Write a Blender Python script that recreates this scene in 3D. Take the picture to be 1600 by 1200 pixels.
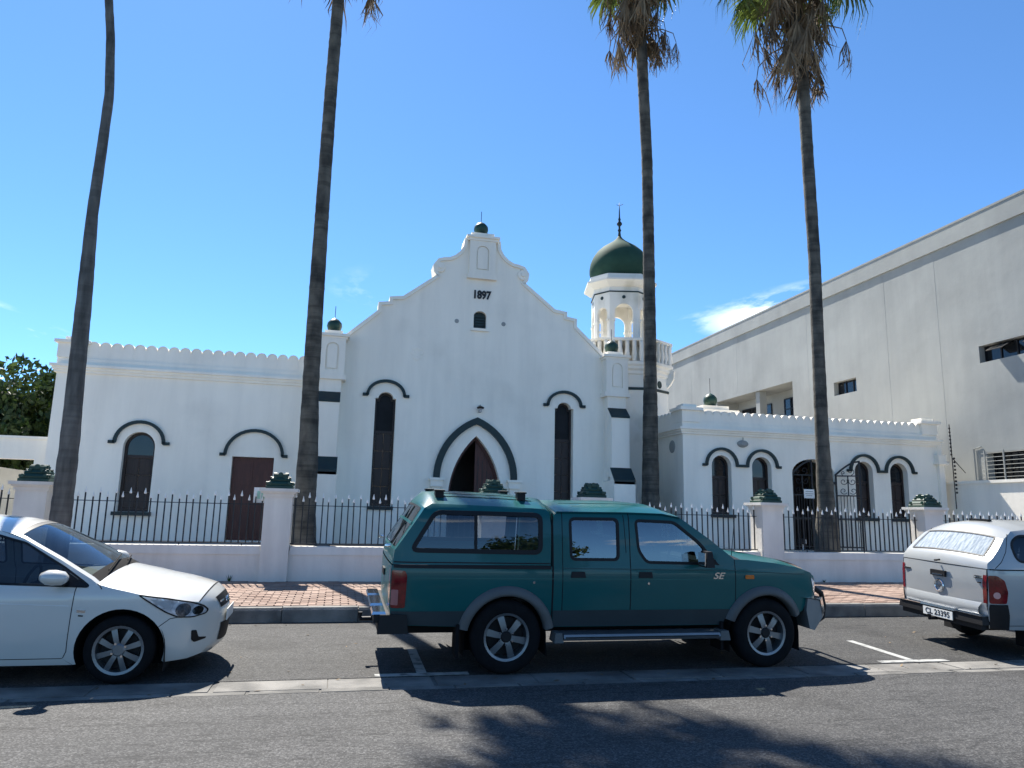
import bpy, bmesh, math, random
from mathutils import Vector, Matrix, Euler
from mathutils.geometry import delaunay_2d_cdt
R = math.radians
random.seed(7)
for o in list(bpy.data.objects): bpy.data.objects.remove(o)
sc = bpy.context.scene
col = sc.collection
TAU = math.tau

# ------------------------------------------------------------ camera
YAW, PITCH, ROLL, FPX, EYE = 13.078, 10.095, 1.337, 1129.6, 1.618
cd = bpy.data.cameras.new('camera'); cam = bpy.data.objects.new('camera', cd); col.objects.link(cam)
cd.sensor_fit = 'HORIZONTAL'; cd.sensor_width = 36; cd.lens = 36 * FPX / 1600
cd.clip_start = .05; cd.clip_end = 3000
fw = Vector((math.sin(R(YAW)) * math.cos(R(PITCH)), math.cos(R(YAW)) * math.cos(R(PITCH)), math.sin(R(PITCH))))
rt = Vector((math.cos(R(YAW)), -math.sin(R(YAW)), 0)); up = rt.cross(fw)
mc = Matrix((rt, up, -fw)).transposed() @ Matrix.Rotation(R(ROLL), 3, 'Z')
cam.matrix_world = Matrix.Translation((0, 0, EYE)) @ mc.to_4x4()
sc.camera = cam

# ------------------------------------------------------------ sky, sun, exposure
SUN_DX, SUN_DY = .19, -.72            # where a shadow falls for each metre of height
to_sun = Vector((-SUN_DX, -SUN_DY, 1)).normalized()
EL = math.asin(to_sun.z); AZ = math.atan2(to_sun.x, to_sun.y)   # azimuth clockwise from +y
w = bpy.data.worlds.new('World'); sc.world = w; w.use_nodes = True
nt = w.node_tree; N = nt.nodes; L = nt.links; N.clear()
out = N.new('ShaderNodeOutputWorld'); bg = N.new('ShaderNodeBackground'); sky = N.new('ShaderNodeTexSky')
sky.sky_type = 'NISHITA'; sky.sun_disc = False; sky.sun_elevation = EL; sky.sun_rotation = AZ
sky.altitude = 2400; sky.air_density = 1.0; sky.dust_density = .45; sky.ozone_density = 10
SKY = .104
bg.inputs[1].default_value = SKY
tc = N.new('ShaderNodeTexCoord'); sp = N.new('ShaderNodeSeparateXYZ'); L.new(tc.outputs['Generated'], sp.inputs[0])
def mth(op, a, b=None, c=None, clamp=False):
    n = N.new('ShaderNodeMath'); n.operation = op; n.use_clamp = clamp
    for i, v in enumerate((a, b, c)):
        if v is None: continue
        if isinstance(v, (int, float)): n.inputs[i].default_value = v
        else: L.new(v, n.inputs[i])
    return n.outputs[0]
# wispy fair-weather clouds on a flat layer
zc = mth('ADD', mth('MAXIMUM', sp.outputs[2], 0.02), .02)
cmb = N.new('ShaderNodeCombineXYZ'); L.new(mth('DIVIDE', sp.outputs[0], zc), cmb.inputs[0]); L.new(mth('DIVIDE', sp.outputs[1], zc), cmb.inputs[1])
mp = N.new('ShaderNodeMapping'); mp.inputs['Location'].default_value = (.3, .2, 0); mp.inputs['Scale'].default_value = (1.35, .75, 1); L.new(cmb.outputs[0], mp.inputs[0])
n1 = N.new('ShaderNodeTexNoise'); n1.inputs['Scale'].default_value = 1.3; n1.inputs['Detail'].default_value = 9; n1.inputs['Roughness'].default_value = .62; L.new(mp.outputs[0], n1.inputs[0])
n2 = N.new('ShaderNodeTexNoise'); n2.inputs['Scale'].default_value = .33; n2.inputs['Detail'].default_value = 1; L.new(mp.outputs[0], n2.inputs[0])
dens = mth('MULTIPLY', mth('SUBTRACT', n1.outputs[0], .485), 12, clamp=True)
patch = mth('MULTIPLY', mth('SUBTRACT', n2.outputs[0], .55), 22, clamp=True)
low = mth('MULTIPLY', mth('SUBTRACT', .36, sp.outputs[2]), 10, clamp=True)
fac = mth('MULTIPLY', mth('MULTIPLY', dens, patch), low)
mx = N.new('ShaderNodeMix'); mx.data_type = 'RGBA'; L.new(fac, mx.inputs[0]); ti = N.new('ShaderNodeMix'); ti.data_type = 'RGBA'; ti.blend_type = 'MULTIPLY'; ti.inputs[0].default_value = 1; L.new(sky.outputs[0], ti.inputs[6]); ti.inputs[7].default_value = (.88, 1.03, 1.0, 1); L.new(ti.outputs[2], mx.inputs[6]); mx.inputs[7].default_value = (7.5, 8.0, 8.6, 1)
L.new(mx.outputs[2], bg.inputs[0]); L.new(bg.outputs[0], out.inputs[0])
sd = bpy.data.lights.new('sun', 'SUN'); sd.energy = 5.0; sd.angle = R(.53); sd.color = (1, .95, .87)
so = bpy.data.objects.new('sun', sd); col.objects.link(so); so.rotation_euler = (-to_sun).to_track_quat('-Z', 'Y').to_euler(); so.location = (0, 0, 30)
sc.view_settings.view_transform = 'Standard'; sc.view_settings.look = 'None'; sc.view_settings.gamma = 1
sc.view_settings.exposure = 1.2
sc.view_settings.use_curve_mapping = False

# ------------------------------------------------------------ materials
MATS = {}
def M(name, c, rough=.7, metal=0, var=.12, scale=3., stretch=(1, 1, 1), bump=0, bscale=60, spec=.4, coat=0, c2=None, detail=5, isl=0, trans=0, lo=.35, hi=.65, streak=0, spots=0, rings=0):
    m = bpy.data.materials.new(name); m.use_nodes = True; t = m.node_tree; n = t.nodes; l = t.links
    b = n['Principled BSDF']; b.inputs['Roughness'].default_value = rough; b.inputs['Metallic'].default_value = metal
    b.inputs['Specular IOR Level'].default_value = spec
    if coat: b.inputs['Coat Weight'].default_value = coat; b.inputs['Coat Roughness'].default_value = .03
    g = n.new('ShaderNodeNewGeometry'); mpn = n.new('ShaderNodeMapping'); mpn.inputs['Scale'].default_value = stretch
    l.new(g.outputs['Position'], mpn.inputs[0])
    no = n.new('ShaderNodeTexNoise'); no.inputs['Scale'].default_value = scale; no.inputs['Detail'].default_value = detail; l.new(mpn.outputs[0], no.inputs[0])
    mr = n.new('ShaderNodeMapRange'); mr.inputs[1].default_value = lo; mr.inputs[2].default_value = hi; l.new(no.outputs[0], mr.inputs[0])
    mix = n.new('ShaderNodeMix'); mix.data_type = 'RGBA'; l.new(mr.outputs[0], mix.inputs[0])
    a = [x * (1 - var) for x in c] if c2 is None else c2
    z = [min(x * (1 + var), 1) for x in c] if c2 is None else c
    mix.inputs[6].default_value = (*a, 1); mix.inputs[7].default_value = (*z, 1)
    res = mix.outputs[2]
    if streak or spots or rings:
        for amt, sc_, st_, l0, h0 in ((streak, 2.6, (1, 1, .10), .42, .68), (spots, .55, (1, 1, 1), .52, .70), (rings, 1.1, (.55, .55, 8), .48, .60)):
            if not amt: continue
            mq = n.new('ShaderNodeMapping'); mq.inputs['Scale'].default_value = st_; l.new(g.outputs['Position'], mq.inputs[0])
            nq = n.new('ShaderNodeTexNoise'); nq.inputs['Scale'].default_value = sc_; nq.inputs['Detail'].default_value = 9; nq.inputs['Roughness'].default_value = .6; l.new(mq.outputs[0], nq.inputs[0])
            rq = n.new('ShaderNodeMapRange'); rq.inputs[1].default_value = l0; rq.inputs[2].default_value = h0; rq.inputs[3].default_value = 1; rq.inputs[4].default_value = 1 - amt; l.new(nq.outputs[0], rq.inputs[0])
            hq = n.new('ShaderNodeHueSaturation'); l.new(rq.outputs[0], hq.inputs['Value']); l.new(res, hq.inputs['Color']); res = hq.outputs[0]
    if isl:
        oi = n.new('ShaderNodeObjectInfo'); ad = n.new('ShaderNodeMath'); ad.operation = 'ADD'; l.new(oi.outputs['Random'], ad.inputs[0]); l.new(g.outputs['Random Per Island'], ad.inputs[1])
        fr = n.new('ShaderNodeMath'); fr.operation = 'FRACT'; l.new(ad.outputs[0], fr.inputs[0])
        hv = n.new('ShaderNodeHueSaturation'); mv = n.new('ShaderNodeMapRange'); mv.inputs[3].default_value = 1 - isl; mv.inputs[4].default_value = 1 + isl
        l.new(fr.outputs[0], mv.inputs[0]); l.new(mv.outputs[0], hv.inputs['Value']); l.new(res, hv.inputs['Color']); res = hv.outputs[0]
    l.new(res, b.inputs['Base Color'])
    if bump:
        nb = n.new('ShaderNodeTexNoise'); nb.inputs['Scale'].default_value = bscale; nb.inputs['Detail'].default_value = 4; l.new(g.outputs['Position'], nb.inputs[0])
        bp = n.new('ShaderNodeBump'); bp.inputs['Strength'].default_value = bump; bp.inputs['Distance'].default_value = .02; l.new(nb.outputs[0], bp.inputs['Height']); l.new(bp.outputs[0], b.inputs['Normal'])
    if trans:
        tr = n.new('ShaderNodeBsdfTranslucent'); l.new(res, tr.inputs[0]); ms = n.new('ShaderNodeMixShader'); ms.inputs[0].default_value = trans
        l.new(b.outputs[0], ms.inputs[1]); l.new(tr.outputs[0], ms.inputs[2]); l.new(ms.outputs[0], n['Material Output'].inputs[0])
    MATS[name] = m
    return m
def glass(name, tint, base=.06):
    m = bpy.data.materials.new(name); m.use_nodes = True; t = m.node_tree; n = t.nodes; l = t.links
    n.remove(n['Principled BSDF']); tr = n.new('ShaderNodeBsdfTransparent'); tr.inputs[0].default_value = (*tint, 1)
    gl = n.new('ShaderNodeBsdfGlossy'); gl.inputs['Roughness'].default_value = .01; gl.inputs[0].default_value = (.95, .97, 1, 1)
    f = n.new('ShaderNodeLayerWeight'); f.inputs[0].default_value = .5; po_ = n.new('ShaderNodeMath'); po_.operation = 'POWER'; po_.inputs[1].default_value = 5; l.new(f.outputs['Facing'], po_.inputs[0])
    ad = n.new('ShaderNodeMath'); ad.operation = 'MULTIPLY_ADD'; ad.use_clamp = True; ad.inputs[1].default_value = 1 - base; ad.inputs[2].default_value = base
    l.new(po_.outputs[0], ad.inputs[0]); ms = n.new('ShaderNodeMixShader'); l.new(ad.outputs[0], ms.inputs[0]); l.new(tr.outputs[0], ms.inputs[1]); l.new(gl.outputs[0], ms.inputs[2])
    l.new(ms.outputs[0], n['Material Output'].inputs[0]); MATS[name] = m; return m

white = M('white_plaster', (.95, .89, .775), .85, c2=(.89, .83, .72), scale=.9, stretch=(1, 1, .45), detail=8, bump=.18, bscale=11, streak=.08, spots=.09)
white2 = M('white_plaster_pillar', (.74, .71, .645), .8, c2=(.66, .63, .575), scale=2.2, stretch=(1, 1, .5), detail=8, bump=.16, bscale=14, streak=.14, spots=.08)
cream = M('minaret_plaster', (.78, .75, .68), .85, c2=(.58, .55, .46), scale=1.6, stretch=(1, 1, .6), detail=9, bump=.12, bscale=20, lo=.3, hi=.5)
greyp = M('grey_plaster', (.335, .345, .328), .9, c2=(.285, .295, .282), scale=.55, stretch=(1, 1, .8), detail=9, bump=.5, bscale=1.7, streak=.07, spots=.10)
beige = M('beige_plaster', (.55, .52, .44), .9, var=.08, bump=.1, bscale=20)
green = M('green_paint', (.012, .045, .032), .45, var=.15, scale=6)
dgreen = M('dome_green_paint', (.034, .080, .054), .75, c2=(.026, .062, .042), spec=.15, scale=2, detail=8)
trim = M('dark_green_trim', (.008, .024, .026), .5, var=.15, scale=5)
brown = M('brown_timber', (.085, .026, .018), .5, c2=(.06, .018, .013), scale=6, stretch=(6, 6, .6), bump=.1, bscale=40)
dbrown = M('dark_brown_timber', (.028, .017, .014), .5, var=.25, scale=6, stretch=(5, 5, .6))
pane = M('window_pane', (.010, .013, .017), .06, var=.2, scale=2, spec=.5)
dark = M('dark_void', (.004, .004, .005), .9)
iron = M('black_iron', (.008, .008, .011), .45, var=.2, scale=9)
tipw = M('white_spear_paint', (.75, .75, .72), .5, var=.06)
bark = M('palm_bark', (.135, .122, .098), .95, c2=(.05, .048, .042), scale=2.6, stretch=(1.6, 1.6, .9), detail=11, bump=.7, bscale=22, rings=.38)
bark1 = M('grey_palm_bark', (.15, .145, .132), .95, c2=(.065, .065, .06), scale=3.0, stretch=(2.5, 2.5, .5), detail=9, bump=.5, bscale=18, rings=.2)
frondm = M('palm_leaf', (.125, .16, .03), .45, c2=(.06, .10, .02), scale=1.4, trans=.38, isl=.25)
deadm = M('dead_palm_leaf', (.24, .175, .105), .85, c2=(.12, .085, .052), scale=2.5, trans=.15, isl=.3)
leafm = M('tree_leaf', (.055, .085, .018), .55, c2=(.025, .05, .012), scale=.9, trans=.25, isl=.35)
asph = None
paint = M('road_paint', (.34, .34, .32), .85, c2=(.11, .11, .107), scale=9, detail=9, bump=.2, bscale=120, lo=.3, hi=.5)
kerbm = M('kerb_concrete', (.24, .23, .21), .9, c2=(.11, .107, .10), scale=3, detail=9, bump=.4, bscale=60, isl=.12)
guttm = M('gutter_concrete', (.21, .20, .182), .9, c2=(.095, .092, .085), scale=2.5, detail=10, bump=.5, bscale=70, isl=.14)
paverm = M('clay_paver', (.32, .235, .188), .9, c2=(.25, .17, .132), scale=2.5, detail=8, bump=.4, bscale=80, isl=.13)
sand = M('paver_joint_sand', (.20, .16, .13), .95, var=.2, scale=20)
soil = M('yard_paving', (.42, .39, .35), .95, c2=(.28, .26, .23), scale=1.3, detail=8, bump=.3, bscale=30)
gnd = M('ground_earth', (.16, .15, .12), .95, scale=.4)
mulch = M('bed_soil', (.045, .035, .026), 1, scale=8, var=.4, bump=1, bscale=30)
def asphalt(name, a, b, wear):
    m = bpy.data.materials.new(name); m.use_nodes = True; t = m.node_tree; n = t.nodes; l = t.links; bs = n['Principled BSDF']; bs.inputs['Roughness'].default_value = .82; bs.inputs['Specular IOR Level'].default_value = .35
    g = n.new('ShaderNodeNewGeometry')
    vo = n.new('ShaderNodeTexVoronoi'); vo.inputs['Scale'].default_value = 85; l.new(g.outputs['Position'], vo.inputs[0])
    sx = n.new('ShaderNodeSeparateColor'); l.new(vo.outputs['Color'], sx.inputs[0])
    r1 = n.new('ShaderNodeValToRGB'); r1.color_ramp.elements[0].position = .15; r1.color_ramp.elements[0].color = (*[x * .72 for x in a], 1); r1.color_ramp.elements[1].position = .97; r1.color_ramp.elements[1].color = (*[x * 1.75 for x in b], 1)
    e = r1.color_ramp.elements.new(.7); e.color = (*b, 1); l.new(sx.outputs[0], r1.inputs[0])
    no = n.new('ShaderNodeTexNoise'); no.inputs['Scale'].default_value = 1.1; no.inputs['Detail'].default_value = 7; mp2 = n.new('ShaderNodeMapping'); mp2.inputs['Scale'].default_value = (.45, 1.3, 1); l.new(g.outputs['Position'], mp2.inputs[0]); l.new(mp2.outputs[0], no.inputs[0])
    mr = n.new('ShaderNodeMapRange'); mr.inputs[1].default_value = .3; mr.inputs[2].default_value = .7; mr.inputs[3].default_value = 1 - wear; mr.inputs[4].default_value = 1 + wear; l.new(no.outputs[0], mr.inputs[0])
    # fine longitudinal cracks
    mp3 = n.new('ShaderNodeMapping'); mp3.inputs['Scale'].default_value = (.22, 1.5, 1); l.new(g.outputs['Position'], mp3.inputs[0])
    nw = n.new('ShaderNodeTexNoise'); nw.inputs['Scale'].default_value = 1.6; nw.inputs['Detail'].default_value = 8; nw.inputs['Roughness'].default_value = .6; l.new(mp3.outputs[0], nw.inputs[0])
    ab = n.new('ShaderNodeMath'); ab.operation = 'SUBTRACT'; ab.inputs[1].default_value = .5; l.new(nw.outputs[0], ab.inputs[0])
    ab2 = n.new('ShaderNodeMath'); ab2.operation = 'ABSOLUTE'; l.new(ab.outputs[0], ab2.inputs[0])
    ck = n.new('ShaderNodeMapRange'); ck.inputs[1].default_value = 0; ck.inputs[2].default_value = .010; ck.inputs[3].default_value = .35; ck.inputs[4].default_value = 1; l.new(ab2.outputs[0], ck.inputs[0])
    mu = n.new('ShaderNodeMath'); mu.operation = 'MULTIPLY'; l.new(mr.outputs[0], mu.inputs[0]); l.new(ck.outputs[0], mu.inputs[1])
    ns = n.new('ShaderNodeTexNoise'); ns.inputs['Scale'].default_value = .75; ns.inputs['Detail'].default_value = 6; ns.inputs['Roughness'].default_value = .55; l.new(g.outputs['Position'], ns.inputs[0])
    rs = n.new('ShaderNodeMapRange'); rs.inputs[1].default_value = .56; rs.inputs[2].default_value = .70; rs.inputs[3].default_value = 1; rs.inputs[4].default_value = .62; l.new(ns.outputs[0], rs.inputs[0])
    mu2 = n.new('ShaderNodeMath'); mu2.operation = 'MULTIPLY'; l.new(mu.outputs[0], mu2.inputs[0]); l.new(rs.outputs[0], mu2.inputs[1]); mu = mu2
    hv = n.new('ShaderNodeHueSaturation'); l.new(mu.outputs[0], hv.inputs['Value']); l.new(r1.outputs[0], hv.inputs['Color']); l.new(hv.outputs[0], bs.inputs['Base Color'])
    bp = n.new('ShaderNodeBump'); bp.inputs['Strength'].default_value = .5; bp.inputs['Distance'].default_value = .008; l.new(vo.outputs['Distance'], bp.inputs['Height']); l.new(bp.outputs[0], bs.inputs['Normal'])
    return m
road_m = asphalt('road_asphalt', (.038, .038, .038), (.061, .060, .058), .16)
bay_m = asphalt('bay_asphalt', (.029, .029, .028), (.048, .047, .045), .2)
# vehicles
teal = M('teal_car_paint', (.001, .080, .080), .34, var=.06, scale=1, spec=.22, coat=.32)
cladm = M('grey_two_tone_paint', (.03, .042, .046), .45, var=.08, spec=.25)
flarem = M('grey_plastic_flare', (.082, .084, .082), .55, var=.08)
cwhite = M('white_car_paint', (.54, .53, .49), .3, var=.015, coat=.8)
silver = M('silver_car_paint', (.34, .35, .345), .33, var=.02, coat=.7, metal=.15)
rubber = M('black_rubber', (.007, .007, .008), .85, var=.2, scale=12, spec=.15)
blackp = M('black_plastic', (.009, .009, .010), .55, var=.15, spec=.25)
chrome = M('chrome', (.72, .73, .74), .12, metal=1, var=.03)
alloy = M('alloy_wheel', (.20, .208, .215), .38, metal=.7, var=.1)
seatm = M('grey_seat_fabric', (.05, .052, .055), .9, var=.2, scale=10)
redl = M('red_lens', (.17, .004, .008), .12, c2=(.09, .002, .004), scale=16, coat=.6)
amber = M('amber_lens', (.55, .13, .01), .2, var=.1, coat=.5)
lens = M('clear_lamp_lens', (.55, .58, .62), .1, var=.35, scale=18, coat=.8, metal=.3)
platem = M('number_plate_white', (.72, .72, .68), .4, var=.04)
inkm = M('black_lettering', (.01, .01, .012), .5)
foil = M('foil_sunshade', (.34, .38, .42), .75, c2=(.17, .21, .25), metal=0, spec=.1, scale=7, stretch=(1, 5, 1), detail=8, bump=.5, bscale=25)
g_car = glass('tinted_car_glass', (.14, .20, .19), .15)
g_ws = glass('clear_windscreen_glass', (.80, .88, .86), .05)
g_can = glass('dark_canopy_glass', (.50, .53, .55), .07)
g_dk = glass('dark_tint_glass', (.04, .06, .09), .06)
g_sd = glass('sedan_side_glass', (.22, .28, .34), .05)
dpane = M('dark_pane', (.012, .012, .014), .4, var=.3, scale=3, spec=.12)

# ------------------------------------------------------------ mesh helpers
def link(name, me, par=None, m=None, smooth=False):
    o = bpy.data.objects.new(name, me); col.objects.link(o); o.parent = par
    if m is not None and not me.materials: me.materials.append(m)
    if smooth and len(me.polygons): me.polygons.foreach_set('use_smooth', [True] * len(me.polygons))
    return o
def tag(o, label, cat, group=None):
    o['label'] = label; o['category'] = cat
    if group: o['group'] = group
    return o
def empty(name, loc=(0, 0, 0), par=None):
    o = bpy.data.objects.new(name, None); col.objects.link(o); o.location = loc; o.parent = par; o.empty_display_size = .2
    return o
def struct(o): o['kind'] = 'structure'; return o
class MB:
    def __init__(s): s.v = []; s.f = []
    def add(s, v, f):
        b = len(s.v); s.v += [tuple(p) for p in v]; s.f += [tuple(i + b for i in q) for q in f]; return s
    def box(s, x0, x1, y0, y1, z0, z1, ch=0):
        v = [(x, y, z) for z in (z0, z1) for y in (y0, y1) for x in (x0, x1)]
        if ch:   # chamfered top
            v[4] = (x0 + ch, y0 + ch, z1); v[5] = (x1 - ch, y0 + ch, z1); v[6] = (x0 + ch, y1 - ch, z1); v[7] = (x1 - ch, y1 - ch, z1)
        return s.add(v, [(0, 2, 3, 1), (4, 5, 7, 6), (0, 1, 5, 4), (1, 3, 7, 5), (3, 2, 6, 7), (2, 0, 4, 6)])
    def lathe(s, prof, n=20, c=(0, 0, 0), ax='z', a0=0, sx=1, sy=1):
        v = []; k = len(prof)
        for i in range(n):
            a = a0 + TAU * i / n
            for r, h in prof:
                p = (r * math.cos(a) * sx, r * math.sin(a) * sy, h)
                if ax == 'y': p = (p[0], h, p[1])
                if ax == 'x': p = (h, p[0], p[1])
                v.append((p[0] + c[0], p[1] + c[1], p[2] + c[2]))
        f = []
        for i in range(n):
            j = (i + 1) % n
            for q in range(k - 1): f.append((i * k + q, j * k + q, j * k + q + 1, i * k + q + 1))
        f.append(tuple(i * k for i in range(n))[::-1]); f.append(tuple(i * k + k - 1 for i in range(n)))
        return s.add(v, f)
    def tube(s, pts, rad, n=8, cap=True):
        pts = [Vector(p) for p in pts]; rr = rad if isinstance(rad, (list, tuple)) else [rad] * len(pts); v = []; u = None
        for i, p in enumerate(pts):
            t = (pts[min(i + 1, len(pts) - 1)] - pts[max(i - 1, 0)]).normalized()
            if u is None: u = t.orthogonal().normalized()
            u = (u - t * u.dot(t)).normalized(); b = t.cross(u)
            for k in range(n): a = TAU * k / n; v.append(p + (u * math.cos(a) + b * math.sin(a)) * rr[i])
        f = [(i * n + k, i * n + (k + 1) % n, (i + 1) * n + (k + 1) % n, (i + 1) * n + k) for i in range(len(pts) - 1) for k in range(n)]
        if cap: f += [tuple(range(n))[::-1], tuple(range((len(pts) - 1) * n, len(pts) * n))]
        return s.add(v, f)
    def prism(s, poly, y0, y1, ax='y'):
        n = len(poly)
        def P(a, b, d): return {'y': (a, d, b), 'x': (d, a, b), 'z': (a, b, d)}[ax]
        v = [P(a, b, y0) for a, b in poly] + [P(a, b, y1) for a, b in poly]
        return s.add(v, [tuple(range(n)), tuple(range(n, 2 * n))[::-1]] + [((i + 1) % n, i, n + i, n + (i + 1) % n) for i in range(n)])
    def ribbon(s, pts, wd, y0, y1, closed=False, side=0):
        # band of width wd along a polyline in x/z, from depth y0 to y1; side -1/0/1 grows it in/centre/out
        n = len(pts); A = []; B = []
        for i, p in enumerate(pts):
            a = pts[(i - 1) % n] if closed or i else p; b = pts[(i + 1) % n] if closed or i < n - 1 else p
            d1 = Vector((p[0] - a[0], p[1] - a[1])); d2 = Vector((b[0] - p[0], b[1] - p[1]))
            if d1.length < 1e-6: d1 = d2
            if d2.length < 1e-6: d2 = d1
            n1 = Vector((-d1.y, d1.x)).normalized(); n2 = Vector((-d2.y, d2.x)).normalized(); nn = (n1 + n2)
            nn = nn.normalized() if nn.length > 1e-4 else n1
            k = 1 / max(.35, nn.dot(n1)); lo, hi = {0: (-.5, .5), 1: (0, 1), -1: (-1, 0)}[side]
            A.append((p[0] + nn.x * wd * hi * k, p[1] + nn.y * wd * hi * k)); B.append((p[0] + nn.x * wd * lo * k, p[1] + nn.y * wd * lo * k))
        m = n if closed else n - 1
        v = [(a[0], y0, a[1]) for a in A] + [(b[0], y0, b[1]) for b in B] + [(a[0], y1, a[1]) for a in A] + [(b[0], y1, b[1]) for b in B]
        f = []
        for i in range(m):
            j = (i + 1) % n
            f += [(i, j, n + j, n + i), (2 * n + j, 2 * n + i, 3 * n + i, 3 * n + j), (j, i, 2 * n + i, 2 * n + j), (n + i, n + j, 3 * n + j, 3 * n + i)]
        if not closed: f += [(0, n, 3 * n, 2 * n), (2 * n - 1, n - 1, 3 * n - 1, 4 * n - 1)]
        return s.add(v, f)
    def mesh(s, name):
        me = bpy.data.meshes.new(name); me.from_pydata(s.v, [], s.f); me.update()
        bm = bmesh.new(); bm.from_mesh(me); bmesh.ops.recalc_face_normals(bm, faces=bm.faces); bm.to_mesh(me); bm.free()
        return me
    def build(s, name, m, par=None, smooth=False, ang=None):
        me = s.mesh(name); o = link(name, me, par, m, smooth)
        if ang is not None:
            me.polygons.foreach_set('use_smooth', [True] * len(me.polygons)); me.set_sharp_from_angle(angle=R(ang))
        return o
def inside(p, poly):
    c = False; n = len(poly); x, y = p
    for i in range(n):
        x1, y1 = poly[i]; x2, y2 = poly[i - 1]
        if (y1 > y) != (y2 > y) and x < (x2 - x1) * (y - y1) / (y2 - y1) + x1: c = not c
    return c
def cdt(outl, holes=(), grid=0):
    vs = []; es = []
    for lp in [outl] + list(holes):
        b = len(vs); vs += [Vector(p) for p in lp]; es += [(b + i, b + (i + 1) % len(lp)) for i in range(len(lp))]
    if grid:
        xs = [p[0] for p in outl]; ys = [p[1] for p in outl]
        x = min(xs) + grid * .5
        while x < max(xs):
            y = min(ys) + grid * .5
            while y < max(ys):
                if inside((x, y), outl) and not any(inside((x, y), h) for h in holes): vs.append(Vector((x, y)))
                y += grid
            x += grid
    V, E_, F, *_ = delaunay_2d_cdt(vs, es, [], 0, 1e-6)
    V = [(p.x, p.y) for p in V]
    F = [f for f in F if (lambda c: inside(c, outl) and not any(inside(c, h) for h in holes))((sum(V[i][0] for i in f) / len(f), sum(V[i][1] for i in f) / len(f)))]
    return V, F
def plate(mb, outl, holes, d0, d1, ax='y'):
    """wall with openings: front at d0, back at d1, reveals between"""
    V, F = cdt(outl, holes)
    P = (lambda a, b, d: (a, d, b)) if ax == 'y' else (lambda a, b, d: (d, a, b))
    n = len(V); mb.add([P(a, b, d0) for a, b in V] + [P(a, b, d1) for a, b in V], [tuple(f) for f in F] + [tuple(i + n for i in f)[::-1] for f in F])
    for lp in [outl] + list(holes):
        k = len(lp); mb.add([P(a, b, d0) for a, b in lp] + [P(a, b, d1) for a, b in lp], [(i, (i + 1) % k, k + (i + 1) % k, k + i) for i in range(k)])
    return mb
def arc(cx, cz, r, a0, a1, n, rz=None):
    rz = rz or r
    return [(cx + r * math.cos(R(a0 + (a1 - a0) * i / n)), cz + rz * math.sin(R(a0 + (a1 - a0) * i / n))) for i in range(n + 1)]
def archwin(x0, x1, z0, zs, rise, n=14):
    c = (x0 + x1) / 2; return [(x0, z0), (x1, z0)] + arc(c, zs, (x1 - x0) / 2, 0, 180, n, rise)
def pointed(cx, hw, z0, zs, apex, n=10):
    h = apex - zs; r = (hw * hw + h * h) / (2 * hw); a = math.degrees(math.asin(min(1, h / r)))
    right = arc(cx + hw - r, zs, r, 0, a, n); left = [(2 * cx - x, z) for x, z in right[::-1]][1:]
    return ([(cx - hw, z0), (cx + hw, z0)] if z0 is not None else []) + right + left
def text(name, body, size, loc, m, par, rot=(math.pi / 2, 0, 0), ext=.004, sx=1, shear=0, bold=0):
    cu = bpy.data.curves.new(name, 'FONT'); cu.body = body; cu.size = size; cu.extrude = ext; cu.align_x = 'CENTER'; cu.align_y = 'CENTER'; cu.shear = shear; cu.offset = bold
    o = bpy.data.objects.new(name, cu); col.objects.link(o); dg = bpy.context.evaluated_depsgraph_get(); dg.update()
    me = bpy.data.meshes.new_from_object(o.evaluated_get(dg)); bpy.data.objects.remove(o)
    o = bpy.data.objects.new(name, me); col.objects.link(o); me.materials.clear(); me.materials.append(m); o.parent = par; o.location = loc; o.rotation_euler = rot; o.scale = (sx, 1, 1)
    return o
def rebase(e, loc):
    e.location = loc
    for o in list(e.children): o.location = Vector(o.location) - Vector(loc)
    return e

# ============================================================ ground, road, bay, kerb, pavement
def sheet_obj(name, pts, m):
    me = bpy.data.meshes.new(name); me.from_pydata(pts, [], [tuple(range(len(pts)))]); me.update()
    return struct(link(name, me, None, m))
def slab(name, x0, x1, y0, y1, z0a, z0b, m, th=.12):
    # sheet sloping from z0a at y0 to z0b at y1, with thickness
    v = [(x0, y0, z0a), (x1, y0, z0a), (x1, y1, z0b), (x0, y1, z0b)]; v += [(a, b, c - th) for a, b, c in v]
    return struct(MB().add(v, [(0, 1, 2, 3), (7, 6, 5, 4), (0, 4, 5, 1), (1, 5, 6, 2), (2, 6, 7, 3), (3, 7, 4, 0)]).build(name, m))
struct(MB().box(-900, 900, -900, 900, -.60, -.25).build('ground', gnd))
slab('road', -90, 90, -8.0, 7.035, 0, 0, road_m)
slab('parking_bay', -90, 90, 7.575, 10.45, 0, .11, bay_m)
YK, YW = 10.45, 13.60
gut = struct(MB().box(-90, 90, 7.03, 7.58, -.12, -.012).build('gutter', guttm))
for rows in ((7.045, 7.165, .62), (7.18, 7.565, 1.0)):
    y0, y1, ln = rows; x = -14 + (.3 if ln < 1 else 0)
    me = MB().box(.006, ln - .006, y0, y1, -.05, 0.0, ch=.006).mesh('gutter_slab'); i = 0
    while x < 26:
        o = link('gutter_slab', me, gut, guttm); o.location = (x, random.uniform(-.004, .004), random.uniform(-.004, .002)); o.rotation_euler = (0, 0, random.uniform(-.003, .003)); x += ln; i += 1
ker = struct(MB().box(-90, 90, YK + .05, YK + .16, 0, .27).build('kerb', kerbm))
kp = [(YK, .02), (YK + .015, .265), (YK + .04, .298), (YK + .15, .302), (YK + .15, .02)]
me = MB().prism(kp, .006, .994, 'x').mesh('kerbstone')
for i in range(-16, 28):
    o = link('kerbstone', me, ker, kerbm); o.location = (i + .35, random.uniform(-.008, .008), random.uniform(-.006, .006))
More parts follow.
